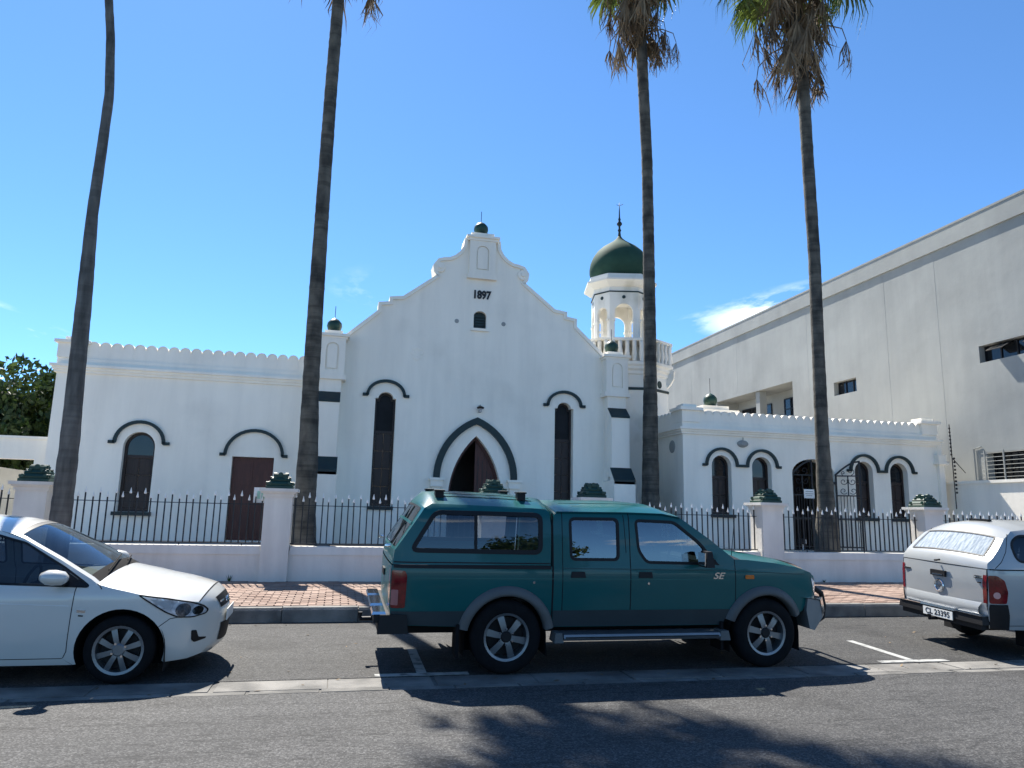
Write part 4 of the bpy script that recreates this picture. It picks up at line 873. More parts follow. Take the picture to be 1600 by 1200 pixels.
def steering(car, x, y, z):
    b = MB(); pts = [(x + .10 * math.cos(a) * .5, y + .18 * math.sin(a), z + .18 * math.cos(a)) for a in [TAU * k / 20 for k in range(21)]]; b.tube(pts, .014, 6, False); b.tube([(x, y, z), (x + .3, y, z - .12)], .03, 8).box(x - .01, x + .02, y - .17, y + .17, z - .015, z + .015); b.build('steering_wheel', blackp, car.e)
TILT = math.atan(.038)

# ---------------------------------------------------------------- green double cab pickup
pk = Car('green_pickup', 'teal green double cab pickup with matching canopy and grey wheel arches', 'pickup', (1.743, 8.34, .031), TILT,
    [(.35, .76), (.46, .795), (.65, .825), (.88, .838), (.98, .838), (1.05, .832), (1.11, .822), (1.30, .798), (1.50, .768), (1.60, .745), (1.66, .705), (1.72, .62)],
    [(-1.25, -.10), (-1.19, -.055), (-1.12, -.02), (-.98, 0), (2.6, 0), (3.0, -.008), (3.3, -.03), (3.52, -.075), (3.66, -.14), (3.75, -.24)])
E_ = pk.e
pk.chain([(-1.165, .50, .02), (-1.19, .66, .02), (-1.19, 1.075, .02), (-1.185, 1.085, .02), (-1.165, 1.22, .03), (-.88, 1.645, .07), (-.80, 1.69, .115), (-.5, 1.685, .125), (0, 1.675, .125), (.41, 1.662, .115), (.45, 1.625, .07), (.462, 1.50, .02)])
pk.chain([(.485, 1.06, .01), (.485, 1.5, .02), (.50, 1.60, .06), (.53, 1.636, .09), (.585, 1.638, .105), (1.345, 1.645, .112), (1.75, 1.64, .095), (1.955, 1.605, .06), (2.585, 1.165, .05), (2.66, 1.162, .05), (3.4, 1.075, .055), (3.6, 1.015, .05), (3.665, .96, .05), (3.715, .86, .05), (3.72, .74, .05)])
def archpts(xc, zc, r, a0, a1, n=18): return arc(xc, zc, r, a0, a1, n)
RA = .425
bed = [(-1.19, .66), (-1.165, .50), (-.98, .49), (-.415, .47)] + archpts(0, .37, RA, 166, 14) + [(.475, .47), (.475, 1.075), (-1.19, 1.075)]
bs_ = pk.panel('bed_side', bed, teal)
can = [(-1.185, 1.085), (.455, 1.085), (.462, 1.50), (.45, 1.625), (.41, 1.662), (0, 1.675), (-.5, 1.685), (-.80, 1.69), (-.88, 1.645), (-1.165, 1.22)]
cw = rnd_poly([(-1.0, 1.225), (.345, 1.215), (.35, 1.60), (-.77, 1.605)], .07)
cs = pk.panel('canopy_side', can, teal, holes=[cw])
pk.strip('window_seal', cw, .045, blackp, cs, closed=True, off=.006, th=.02); gp = pk.panel('canopy_window', cw, g_can, cs, off=-.008)
pk.strip('window_divider', [(-.345, 1.22), (-.345, 1.60)], .03, blackp, cs, off=.004)
pk.strip('canopy_rail', [(-1.17, 1.068), (.455, 1.064)], .032, blackp, cs, off=.012, th=.03); pk.strip('canopy_skirt_line', [(-1.17, 1.108), (.455, 1.104)], .012, blackp, cs)
crn = [(.485, .46), (.585, .46), (.585, 1.638), (.53, 1.636), (.50, 1.60), (.485, 1.50)]
pk.panel('cab_corner', crn, teal)
rdo = [(.585, .46), (1.345, .46), (1.345, 1.645), (.585, 1.638)]; rw_ = rnd_poly([(.68, 1.15), (1.21, 1.15), (1.215, 1.575), (.675, 1.57)], .055)
rd = pk.panel('rear_door', rdo, teal, holes=[rw_]); pk.strip('window_seal', rw_, .03, blackp, rd, closed=True, off=.004, th=.02); pk.panel('window', rw_, g_car, rd, off=-.008)
fdo = [(1.345, .46), (2.43, .46), (2.50, .60), (2.585, .72), (2.585, 1.165), (2.30, 1.375), (1.955, 1.605), (1.75, 1.640), (1.345, 1.645)]
fw_ = rnd_poly([(1.535, 1.125), (2.36, 1.115), (2.17, 1.335), (1.88, 1.555), (1.425, 1.565), (1.445, 1.25)], .05)
fd = pk.panel('front_door', fdo, teal, holes=[fw_]); pk.strip('window_seal', fw_, .03, blackp, fd, closed=True, off=.004, th=.02); pk.panel('window', fw_, g_car, fd, off=-.008)
fen = [(2.52, .615), (2.50, .60)][1:] + archpts(2.955, .37, RA, 152, 22) + [(3.47, .60), (3.56, .72), (3.72, .74), (3.715, .86), (3.665, .96), (3.60, 1.015), (3.4, 1.075), (3.1, 1.125), (2.75, 1.158), (2.585, 1.165), (2.585, .72)]
fe = pk.panel('front_fender', fen, teal)
for pts in ([(.478, .47), (.478, 1.62)], ): pk.strip('cab_gap', pts, .018, dark, off=.001)
pk.strip('door_seam', [(.585, .47), (.585, 1.63)], .007, dark); pk.strip('door_seam', [(1.345, .47), (1.345, 1.638)], .009, dark); pk.strip('door_seam', [(2.55, .64), (2.585, .72), (2.585, 1.16)], .007, dark)
pk.strip('window_pillar_line', [(1.30, 1.22), (1.285, 1.62)], .006, dark)
pk.strip('belt_crease_shade', [(.60, 1.058), (2.56, 1.045), (3.5, 1.0)], .010, M('teal_crease_shade', (.002, .05, .05), .5)); pk.strip('side_crease_light', [(-.95, .955), (2.55, .945)], .004, M('teal_crease_light', (.004, .13, .12), .25, coat=.6))  # crease strips: shade painted in darker teal, highlight in lighter teal
# lower two-tone cladding
for poly in ([(-1.155, .505), (-.98, .495), (-.47, .475), (-.40, .63), (-1.175, .63)], [(.49, .465), (2.43, .465), (2.515, .615), (2.52, .63), (.49, .63)]): pk.panel('lower_trim', poly, cladm, off=.005)
# flared arches
def flare(xc, a0, a1, wd=.085):
    for sd in (-1, 1):
        V = []; n = 26
        for k in range(n + 1):
            a = R(a0 + (a1 - a0) * k / n); ca, sa = math.cos(a), math.sin(a)
            for rr_, of in ((RA + wd, .004), (RA + wd * .75, .035), (RA + .01, .055), (RA - .012, .05), (RA - .015, -.05)):
                x, z = xc + rr_ * ca, .37 + rr_ * sa; V.append((x, sd * (min(pk.w(x, max(z, .5)), .84) + of), z))
        F = [(k * 5 + j, k * 5 + j + 1, (k + 1) * 5 + j + 1, (k + 1) * 5 + j) for k in range(n) for j in range(4)]
        b = MB().add(V, F); b.build('wheel_arch_flare', flarem, E_, True)
flare(0, 170, 10); flare(2.955, 162, 24)
for xc in (0, 2.955): well(pk, xc, .37, .43, .45, .80)
for sd in (-1, 1): pk.box('mud_flap', (2.40, 2.43, sd * .72 - .12, sd * .72 + .12, .2, .5), rubber); pk.box('mud_flap', (-.52, -.49, sd * .72 - .12, sd * .72 + .12, .18, .5), rubber)
for xc in (0, 2.955):
    for sd in (-1, 1): pk.wheel(xc, sd * .725, .372, .225, .24, 6, sd, 6)
# across-body sheets
pk.sheet('tailgate', [(-1.165, .50), (-1.19, .66), (-1.19, 1.075)], teal, crown=.02)
pk.sheet('canopy_rear_sill', [(-1.185, 1.085), (-1.165, 1.22)], teal, crown=.02)
rg = pk.sheet('canopy_rear_door', [(-1.165, 1.22), (-.88, 1.645)], teal, crown=.03, t0=-1, t1=-.86, nt_=3); pk.sheet('door_frame', [(-1.165, 1.22), (-.88, 1.645)], teal, rg, crown=.03, t0=.86, t1=1, nt_=3)
pk.sheet('glass', [(-1.15, 1.243), (-.90, 1.615)], g_can, rg, crown=.03, t0=-.86, t1=.86, off=-.004); pk.sheet('door_frame', [(-1.165, 1.22), (-1.15, 1.243)], teal, rg, crown=.03, t0=-.86, t1=.86); pk.sheet('door_frame', [(-.90, 1.615), (-.88, 1.645)], teal, rg, crown=.03, t0=-.86, t1=.86)
for tt in (-.86, .86): pk.sheet('glass_seal', [(-1.15, 1.243), (-.90, 1.615)], blackp, rg, crown=.03, t0=tt - .015, t1=tt + .015, off=.004, nt_=2)
pk.sheet('glass_seal', [(-.905, 1.608), (-.893, 1.626)], blackp, rg, crown=.03, t0=-.86, t1=.86, off=.004)
pk.sheet('door_strut', [(-1.0, 1.466), (-.985, 1.49)], teal, rg, crown=.03, t0=-.9, t1=.9, off=.008)
cr_ = pk.sheet('canopy_roof', [(-.88, 1.645), (-.80, 1.69), (-.5, 1.685), (0, 1.675), (.41, 1.662), (.45, 1.625), (.462, 1.50)], teal, crown=lambda u: .125 if u < .80 else .125 - .1 * (u - .8) / .2, pw=2.2, nt_=20)
for tt in (-.62, -.40, -.18, .18, .40, .62): pk.sheet('roof_rib', [(-.72, 1.689), (.30, 1.666)], teal, cr_, crown=.125, t0=tt - .045, t1=tt + .045, off=.008, pw=2.2, nt_=2)
pk.sheet('cab_back', [(.485, 1.06), (.485, 1.50), (.50, 1.60), (.53, 1.636)], teal, crown=.02)
rfm = pk.sheet('cab_roof', [(.53, 1.636), (.585, 1.638), (1.345, 1.645), (1.75, 1.640), (1.955, 1.605)], teal, crown=lambda u: .11 if u < .75 else .11 - .06 * (u - .75) / .25, nt_=20, pw=2.2)
for tt in (-.5, -.2, .2, .5): pk.sheet('roof_rib', [(.66, 1.639), (1.6, 1.643)], teal, rfm, crown=.11, t0=tt - .03, t1=tt + .03, off=.006, pw=2.2, nt_=2)
for sd in (-1, 1): pk.strip('drip_rail', [(.53, 1.634), (1.345, 1.642), (1.75, 1.637), (1.95, 1.602)], .014, teal, off=.012, th=.02)
pk.sheet('windscreen_frame', [(1.955, 1.605), (2.585, 1.165)], teal, crown=.05, t0=-1, t1=-.90, nt_=2); pk.sheet('windscreen_frame', [(1.955, 1.605), (2.585, 1.165)], teal, crown=.05, t0=.90, t1=1, nt_=2)
pk.sheet('windscreen', [(1.955, 1.605), (2.585, 1.165)], g_ws, crown=.05, t0=-.90, t1=.90, off=-.004)
hd_ = pk.sheet('bonnet', [(2.66, 1.162), (2.75, 1.158), (3.1, 1.125), (3.4, 1.075), (3.60, 1.015), (3.665, .96)], teal, crown=.055, nt_=18)
pk.sheet('cowl', [(2.585, 1.165), (2.66, 1.162)], blackp, crown=.04)
pk.sheet('bonnet_scoop', [(2.95, 1.14), (3.45, 1.06)], teal, hd_, crown=.055, t0=-.28, t1=.28, off=.035, nt_=4)
pk.sheet('bonnet_trim', [(3.50, 1.05), (3.62, 1.0)], chrome, hd_, crown=.055, t0=-.75, t1=.75, off=.012)
gr = pk.sheet('grille', [(3.665, .96), (3.715, .86), (3.72, .74)], blackp, crown=.05, t0=-.62, t1=.62)
for k in range(4): pk.sheet('grille_bar', [(3.672 + k * .012, .945 - k * .05), (3.676 + k * .012, .93 - k * .05)], chrome, gr, crown=.05, t0=-.6, t1=.6, off=.01)
for a, b in ((-1, -.62), (.62, 1)): pk.sheet('headlight', [(3.655, .975), (3.715, .86), (3.725, .77)], lens, crown=.05, t0=a, t1=b, nt_=4, off=.004)
hl = rnd_poly([(3.60, .965), (3.70, .90), (3.725, .78), (3.66, .78)], .02); pk.panel('headlight_side', hl, lens, off=.006)
pk.panel('side_indicator', rnd_poly([(2.70, .955), (2.81, .955), (2.81, .998), (2.70, .998)], .015), amber, fe, off=.012)
# bumpers
fb = MB()
prof = [(3.54, .40), (3.60, .385), (3.80, .44), (3.86, .52), (3.86, .62), (3.83, .71), (3.52, .735), (3.50, .60)]
for y0, y1, sh0, sh1 in ((-.60, .60, 0, 0), (-.79, -.60, -.16, 0), (.60, .79, 0, -.16)):
    n = len(prof); v = [(x + (sh0 if x > 3.7 else 0), y0, z) for x, z in prof] + [(x + (sh1 if x > 3.7 else 0), y1, z) for x, z in prof]; fb.add(v, [tuple(range(n)), tuple(range(n, 2 * n))[::-1]] + [((i + 1) % n, i, n + i, n + (i + 1) % n) for i in range(n)])
fbo = fb.build('front_bumper', M('silver_bumper_paint', (.20, .205, .205), .4, metal=.3, var=.1), E_)
b = MB()
for y0, y1, s0, s1 in ((-.60, .60, .0, .0), (-.80, -.60, -.17, .0), (.60, .80, .0, -.17)): b.add([(3.875 + s0, y0, .56), (3.875 + s1, y1, .56), (3.845 + s1, y1, .722), (3.845 + s0, y0, .722), (3.62 + s0, y0, .75), (3.62 + s1, y1, .75)], [(0, 1, 2, 3), (3, 2, 5, 4)])
b.build('chrome_panel', chrome, fbo)
bb = MB()
for y in (-.42, .42): bb.tube([(3.86, y, .40), (3.97, y, .46), (3.99, y, .60), (3.96, y, .74), (3.86, y, .80), (3.74, y, .80)], .032, 10)
bb.tube([(3.99, -.42, .60), (3.99, .42, .60)], .028, 8); bb.build('nudge_bar', blackp, E_)
rb = MB().box(-1.34, -1.18, -.80, .80, .52, .60).box(-1.30, -1.12, -.82, .82, .44, .52).build('rear_bumper', blackp, E_)
for a, b_ in ((-.80, -.42), (.42, .80), (-.28, .28)): pk.box('step_plate', (-1.36, -1.22, a, b_, .598, .625), chrome, rb, ch=.01)
for sd in (-1, 1): MB().box(-1.30, -1.0, sd * .80 - .05, sd * .80 + .05, .42, .60, ch=.02).build('bumper_end', blackp, rb)
MB().tube([(-1.3, 0, .42), (-1.44, 0, .42), (-1.44, 0, .49)], .025, 8).build('tow_ball', blackp, rb)
tlp = rnd_poly([(-1.185, .66), (-1.045, .665), (-1.035, .98), (-1.055, 1.025), (-1.185, 1.03)], .02); tl = pk.panel('tail_light', tlp, redl, off=.010); pk.panel('reversing_lens', rnd_poly([(-1.183, .69), (-1.115, .69), (-1.115, .84), (-1.183, .84)], .012), M('smoked_lens', (.30, .12, .12), .15, coat=.6), tl, off=.014)
for a, b_ in ((-1, -.90), (.90, 1)): pk.sheet('tail_light_face', [(-1.19, .66), (-1.19, 1.03)], redl, crown=.02, t0=a, t1=b_, off=.008, nt_=2)
MB().box(-1.225, -1.2, -.12, .12, .90, .97).build('tailgate_handle', blackp, E_)
for sd in (-1, 1):
    MB().tube([(-1.20, sd * .62, 1.255), (-1.245, sd * .62, 1.255), (-1.245, sd * .56, 1.255)], .016, 8).build('canopy_latch', chrome, E_)
# side step
for sd in (-1, 1):
    st = MB().prism([(sd * .74, .36), (sd * .93, .345), (sd * .945, .37), (sd * .93, .405), (sd * .74, .415)], .58, 2.34, 'x').build('running_board', alloy, E_)
    MB().prism([(sd * .92, .366), (sd * .9475, .372), (sd * .9475, .382), (sd * .92, .386)], .6, 2.32, 'x').build('rubber_line', blackp, st)
    for a, b_ in ((.48, .58), (2.34, 2.46)): MB().box(a, b_, min(sd * .74, sd * .94), max(sd * .74, sd * .94), .325, .42, ch=.015).build('end_cap', flarem, st)
# handles, lettering, fuel lock, mirror, aerial, rack feet
for x, pr in ((.75, rd), (1.51, fd)):
    for i, sd in enumerate((-1, 1)): MB().box(x - .075, x + .085, sd * (pk.w(x, 1.0)) - .014, sd * (pk.w(x, 1.0)) + .014, .965, 1.025, ch=.008).build('door_handle', blackp, pr[i])
for x, z in ((1.55, .905), (.275, .915)): MB().lathe([(.001, -.006), (.013, -.006), (.013, .004), (.001, .004)], 12, (x, -pk.w(x, z), z), 'y').build('lock', chrome, E_)
text('model_letters', 'SE', .095, (2.37, -pk.w(2.37, .99) - .003, .985), chrome, fd[0], ext=.003, shear=.35, sx=1.35, bold=.002)
for i, sd in enumerate((-1, 1)):
    mr_ = MB(); mr_.box(2.10, 2.20, sd * 1.0 - .09, sd * 1.0 + .09, 1.10, 1.265, ch=.02).box(2.17, 2.30, sd * .86 - .06, sd * .86 + .06, 1.115, 1.17)
    mo = mr_.build('door_mirror', blackp, fd[i]); MB().box(2.088, 2.0995, sd * 1.0 - .075, sd * 1.0 + .075, 1.115, 1.25).build('mirror_glass', chrome, mo)
pk.panel('mirror_sail', [(2.24, 1.12), (2.40, 1.10), (2.20, 1.30)], blackp, fd, off=.008)
MB().tube([(2.66, -.62, 1.18), (2.70, -.63, 1.62)], .004, 5).build('aerial', blackp, E_)
for y_ in (-.45, .08): MB().tube([(2.60, y_, 1.218), (2.56, y_ + .22, 1.255), (2.525, y_ + .45, 1.275)], .009, 6).build('wiper', blackp, E_)
for x in (-.70, .20):
    for sd in (-1, 1): b = MB().box(x - .045, x + .045, sd * .44 - .05, sd * .44 + .05, 1.74, 1.815).box(x - .055, x + .055, sd * .44 - .065, sd * .44 + .055, 1.815, 1.83); fo = b.build('rack_foot', blackp, E_); MB().box(x - .05, x + .05, sd * .44 - .06, sd * .44 + .05, 1.831, 1.835).build('foot_plate', chrome, fo)
pk.box('chassis', (-1.1, 3.55, -.40, .40, .34, .56), dark); pk.box('bed_floor', (-1.15, .46, -.72, .72, .70, .74), blackp); pk.box('cab_floor', (.52, 2.9, -.74, .74, .48, .52), dark)
pk.box('engine_block', (2.62, 3.6, -.40, .40, .52, 1.0), dark)
pk.box('dashboard', (2.22, 2.60, -.72, .72, .90, 1.12), blackp, ch=.05); pk.box('front_bulkhead', (.50, .53, -.70, .70, .5, 1.10), dark)
seats(pk, (.78, 1.50), .36, .72, 0); steering(pk, 2.08, -.36, 1.12)

# ---------------------------------------------------------------- white sedan
wc = Car('white_sedan', 'white compact sedan parked at the left behind the green pickup', 'car', (-1.873, 8.38, .030), TILT,
    [(.14, .765), (.22, .80), (.40, .835), (.60, .845), (.74, .842), (.84, .825), (.90, .775), (1.0, .735), (1.15, .672), (1.28, .605), (1.345, .55), (1.40, .50)],
    [(-3.62, -.45), (-3.5, -.26), (-3.3, -.10), (-3.0, -.03), (-2.5, 0), (0, 0), (.15, -.012), (.30, -.05), (.45, -.12), (.56, -.20), (.64, -.29), (.70, -.38), (.735, -.46)])
WE = wc.e; WR = .37
wc.chain([(-3.48, .26, .06), (-3.54, .60, .06), (-3.52, .90, .06), (-3.42, .99, .05), (-3.02, 1.03, .05), (-2.45, 1.30, .075), (-2.25, 1.33, .085), (-1.9, 1.372, .085), (-1.52, 1.372, .085), (-1.20, 1.345, .085), (-1.03, 1.305, .09), (-.95, 1.275, .095), (-.60, 1.095, .105), (-.30, .925, .10), (-.24, .885, .09), (-.12, .855, .09), (.14, .795, .09), (.36, .755, .095), (.50, .72, .10), (.615, .69, .105), (.66, .655, .105), (.70, .60, .10), (.73, .52, .095), (.735, .40, .085), (.715, .26, .08), (.66, .195, .06)])
sil = [(-3.48, .26), (-2.96, .19)] + archpts(-2.57, .30, WR, 196, -16) + [(-2.2, .185), (-.40, .175)] + archpts(0, .30, WR, 199, -19) + [(.37, .165), (.55, .17), (.68, .20)]
fender = [(-.46, .235), (-.375, .176)] + archpts(0, .30, WR, 199, 32)[0:] + [(.36, .60), (.14, .795), (.02, .825), (-.12, .855), (-.24, .885), (-.40, .868)]
fr_ = wc.panel('front_fender', fender, cwhite, grid=.045)
bmp = [(.30, .52)] + archpts(0, .30, WR, 32, -19) + [(.37, .165), (.55, .17), (.66, .195), (.715, .26), (.735, .40), (.73, .52), (.70, .60), (.66, .655), (.615, .69), (.50, .72), (.36, .755), (.14, .795), (.36, .60)]
bp_ = wc.panel('bumper_side', bmp, cwhite, grid=.04)
wc.strip('panel_gap', [(.315, .50), (.40, .565), (.50, .575)], .006, dark)
door1 = [(-1.52, .235), (-.46, .235), (-.43, .30), (-.405, .868), (-.24, .885), (-.30, .925), (-.60, 1.095), (-.95, 1.275), (-1.20, 1.345), (-1.52, 1.372)]
dw1 = rnd_poly([(-1.45, .90), (-.30, .865), (-.55, 1.03), (-.92, 1.235), (-1.18, 1.302), (-1.44, 1.325)], .03)
d1_ = wc.panel('front_door', door1, cwhite, holes=[dw1]); wc.panel('window', dw1, g_sd, d1_, off=-.006); wc.strip('window_seal', dw1, .018, blackp, d1_, closed=True, off=.003)
door2 = [(-2.20, .55), (-2.24, .40), (-2.16, .235), (-1.52, .235), (-1.52, 1.372), (-1.9, 1.372), (-2.25, 1.33), (-2.55, 1.19), (-2.60, .92), (-2.42, .72)]
dw2 = rnd_poly([(-2.46, .95), (-1.60, .905), (-1.60, 1.325), (-1.9, 1.325), (-2.2, 1.28), (-2.44, 1.13)], .04)
d2_ = wc.panel('rear_door', door2, cwhite, holes=[dw2]); wc.panel('window', dw2, g_sd, d2_, off=-.006); wc.strip('window_seal', dw2, .018, blackp, d2_, closed=True, off=.003)
quart = [(-3.48, .26), (-2.96, .19)] + archpts(-2.57, .30, WR, 196, 40) + [(-2.24, .55), (-2.20, .55), (-2.42, .72), (-2.60, .92), (-2.55, 1.19), (-2.25, 1.33), (-2.45, 1.30), (-3.02, 1.03), (-3.42, .99), (-3.52, .90), (-3.54, .60)]
wc.panel('rear_quarter', quart, cwhite)
rk = [(-2.2, .185), (-.38, .175), (-.46, .235), (-2.16, .235), (-2.22, .24)]; wc.panel('sill', rk, cwhite)
for p in ([(-1.52, .24), (-1.52, 1.36)], [(-.455, .24), (-.43, .30), (-.405, .865)], [(-2.15, .24), (-.46, .237)], [(-.24, .888), (-.21, .868), (-.19, .845)]): wc.strip('door_seam', p, .006, dark)
wc.panel('mirror_sail', [(-.56, .875), (-.32, .868), (-.56, 1.02)], blackp, d1_, off=.006)
wc.strip('shoulder_crease', [(-2.9, .80), (-1.4, .74), (-.44, .70)], .005, M('white_crease', (.62, .63, .64), .4), d2_)
hd2 = wc.sheet('bonnet', [(-.24, .885), (-.12, .855), (.02, .825), (.14, .795), (.36, .755), (.50, .72), (.615, .69)], cwhite, crown=lambda u: .085 + .02 * u, nt_=20, pw=2.6)
nose = wc.sheet('front_bumper', [(.615, .69), (.66, .655), (.70, .60), (.73, .52), (.735, .40), (.715, .26), (.66, .195)], cwhite, crown=lambda u: .105 - .03 * u, nt_=24, pw=2.2, d=.03)
wc.sheet('bonnet_gap', [(.612, .692), (.620, .686)], dark, hd2, crown=.1055, nt_=20, pw=2.6, off=.001)
wc.sheet('upper_grille', [(.668, .645), (.70, .60), (.712, .565)], blackp, nose, crown=.098, t0=-.62, t1=.62, off=.006, nt_=12, pw=2.2); wc.sheet('grille_chrome', [(.695, .612), (.70, .60)], chrome, nose, crown=.098, t0=-.6, t1=.6, off=.011, nt_=12, pw=2.2)
wc.sheet('lower_grille', [(.735, .44), (.735, .40), (.722, .29)], blackp, nose, crown=.085, t0=-.72, t1=.72, off=.005, nt_=12, pw=2.2)
MB().box(.828, .835, -.22, .22, .455, .565).build('number_plate', platem, WE)
bd = MB(); pts = [(.795, .075 * math.cos(a), .625 + .038 * math.sin(a)) for a in [TAU * k / 24 for k in range(25)]]; bd.tube(pts, .007, 6, False); bd.tube([(.80, -.035, .60), (.797, -.02, .65)], .008, 6); bd.tube([(.80, .02, .60), (.797, .035, .65)], .008, 6); bd.tube([(.80, -.03, .622), (.80, .03, .628)], .007, 6); bd.build('emblem', chrome, WE)
hlp = rnd_poly([(.13, .792), (.36, .752), (.56, .700), (.655, .650), (.69, .605), (.675, .575), (.58, .56), (.46, .575), (.36, .63)], .02)
hl_ = wc.panel('headlight', hlp, lens, off=.006, grid=.03, d=.03); wc.strip('lamp_rim', hlp, .012, blackp, hl_, closed=True, off=.009)
wc.panel('lamp_reflector', arc(.50, .635, .062, 0, 330, 16), M('dark_reflector', (.22, .24, .27), .1, metal=.7, coat=1, c2=(.08, .09, .10), scale=30), hl_, off=.010, grid=.02); wc.panel('lamp_reflector', arc(.615, .615, .042, 0, 330, 14), chrome, hl_, off=.010, grid=.02); wc.panel('lamp_indicator', rnd_poly([(.22, .755), (.40, .72), (.40, .66), (.36, .66)], .01), M('lamp_grey', (.30, .32, .34), .15, coat=.8), hl_, off=.009, grid=.03)
fog = rnd_poly([(.575, .435), (.615, .43), (.632, .36), (.69, .345), (.685, .33), (.60, .315), (.578, .345)], .012); wc.panel('fog_lamp_recess', fog, blackp, bp_, off=.005, grid=.03)
wc.strip('side_badge', [(-.37, .655), (-.30, .65)], .022, chrome, fr_, off=.004); wc.strip('side_badge_text', [(-.355, .615), (-.315, .612)], .012, inkm, fr_, off=.004)
# roof and glass
wc.sheet('roof', [(-2.45, 1.30), (-2.25, 1.33), (-1.9, 1.372), (-1.52, 1.372), (-1.20, 1.345), (-1.03, 1.305)], cwhite, crown=.085, nt_=20, pw=2.2)
WS = [(-1.03, 1.305), (-.95, 1.275), (-.60, 1.095), (-.30, .925), (-.24, .885)]
wc.sheet('windscreen_pillar', WS, cwhite, crown=.10, t0=-1, t1=-.93, nt_=3, pw=2.4); wc.sheet('windscreen_pillar', WS, cwhite, crown=.10, t0=.93, t1=1, nt_=3, pw=2.4)
wsn = wc.sheet('windscreen', [(-1.03, 1.305), (-.95, 1.275), (-.60, 1.095), (-.33, .943)], g_ws, crown=.10, t0=-.93, t1=.93, nt_=16, pw=2.4, off=-.004)
wc.sheet('windscreen_header', [(-1.03, 1.305), (-.99, 1.29)], blackp, wsn, crown=.10, t0=-.93, t1=.93, nt_=16, pw=2.4, off=-.002)
wc.sheet('cowl', [(-.33, .943), (-.24, .885)], rubber, crown=.085, t0=-.93, t1=.93, nt_=16, pw=2.5, off=-.004)
for y_ in (-.50, .05): MB().tube([(wx, wy, wz) for wy, (wx, wz) in ((y_ + k * .12, (lambda p: (p[0] + .012, p[1] + .014))((-.275 - .016 * k + wc.nc(-.29, .92)[0] * .1 * (1 - abs((y_ + k * .12) / .72) ** 2.3), .915 + .011 * k + wc.nc(-.29, .92)[1] * .1 * (1 - abs((y_ + k * .12) / .72) ** 2.3)))) for k in range(6))], .007, 6).build('wiper', rubber, WE)
wc.sheet('rear_window', [(-3.02, 1.03), (-2.45, 1.30)], g_dk, crown=.08, nt_=14)
wc.sheet('boot_lid', [(-3.54, .60), (-3.52, .90), (-3.42, .99), (-3.02, 1.03)], cwhite, crown=.06); wc.sheet('rear_bumper', [(-3.48, .26), (-3.54, .60)], cwhite, crown=.06)
for i, sd in enumerate((-1, 1)):
    mr_ = MB().lathe([(.001, -.115), (.05, -.11), (.082, -.06), (.088, 0), (.076, .07), (.04, .105), (.001, .115)], 16, (0, 0, 0), 'x', sy=.78); mo = mr_.build('door_mirror', cwhite, d1_[i], True); mo.location = (-.545, sd * .955, .962); mo.rotation_euler = (0, R(3), sd * R(8))
    MB().box(-.57, -.48, min(sd * .78, sd * .93), max(sd * .78, sd * .93), .885, .915).build('mirror_arm', blackp, d1_[i])
for xc in (0, -2.57): well(wc, xc, .30, WR + .01, .45, .78)
for xc in (0, -2.57):
    for sd in (-1, 1): wc.wheel(xc, sd * .735, .302, .205, .19, 8, sd, 8)
wc.box('underbody', (-3.4, .55, -.40, .40, .17, .30), dark); wc.box('cabin_floor', (-2.9, -.4, -.70, .70, .25, .30), dark); wc.box('engine_block', (-.4, .45, -.42, .42, .3, .70), dark)
wc.box('dashboard', (-.72, -.22, -.66, .66, .70, .905), seatm, ch=.04); wc.box('parcel_shelf', (-3.1, -2.5, -.6, .6, .86, .9), seatm)
seats(wc, (-1.75, -2.75), .34, .40, 0); steering(wc, -.95, -.34, .82)

# ---------------------------------------------------------------- silver pickup (only its tail is in the picture)
sp_ = Car('silver_pickup', 'silver single cab pickup with canopy seen from behind at the right', 'pickup', (7.76, 8.35, .0285), TILT,
    [(.28, .74), (.36, .775), (.60, .81), (.85, .815), (1.0, .81), (1.08, .80), (1.20, .765), (1.38, .705), (1.48, .655), (1.54, .60), (1.58, .54)],
    [(-.05, -.12), (0, -.07), (.06, -.032), (.16, -.008), (.3, 0), (3.2, 0), (3.7, -.04), (4.05, -.13), (4.2, -.28)])
SE_ = sp_.e
sp_.chain([(.02, .50, .035), (0, .62, .035), (0, .9, .035), (.02, 1.06, .04), (.02, 1.07, .045), (.03, 1.13, .05), (.10, 1.20, .055), (.33, 1.43, .06), (.5, 1.525, .085), (.75, 1.55, .10), (1.4, 1.545, .10), (1.93, 1.52, .10)])
sp_.chain([(1.96, 1.0, 0), (1.96, 1.47, .05), (2.3, 1.47, .05), (2.55, 1.42, .06), (3.1, .98, .06), (3.6, .93, .05), (4.12, .80, .05), (4.2, .55, .05), (4.1, .32, .05)])
SR = .355; SX = 1.0
bsd = [(.0, .62), (.02, .36), (.30, .35), (SX - .37, .34)] + archpts(SX, .31, SR, 175, 5) + [(SX + .37, .34), (1.95, .33), (1.95, 1.06), (.02, 1.06)]
bs2 = sp_.panel('bed_side', bsd, silver); sp_.strip('sill_line', [(.24, .40), (.62, .40)], .006, dark)
cn2 = [(.02, 1.07), (1.93, 1.07), (1.93, 1.52), (1.4, 1.545), (.75, 1.55), (.50, 1.525), (.33, 1.43), (.10, 1.20), (.03, 1.13)]
cwn = rnd_poly([(.42, 1.165), (1.80, 1.16), (1.80, 1.46), (.55, 1.475), (.40, 1.38)], .09)
c2_ = sp_.panel('canopy_side', cn2, silver, holes=[cwn]); sp_.panel('canopy_window', cwn, g_dk, c2_, off=-.006); sp_.strip('window_seal', cwn, .03, blackp, c2_, closed=True, off=.004)
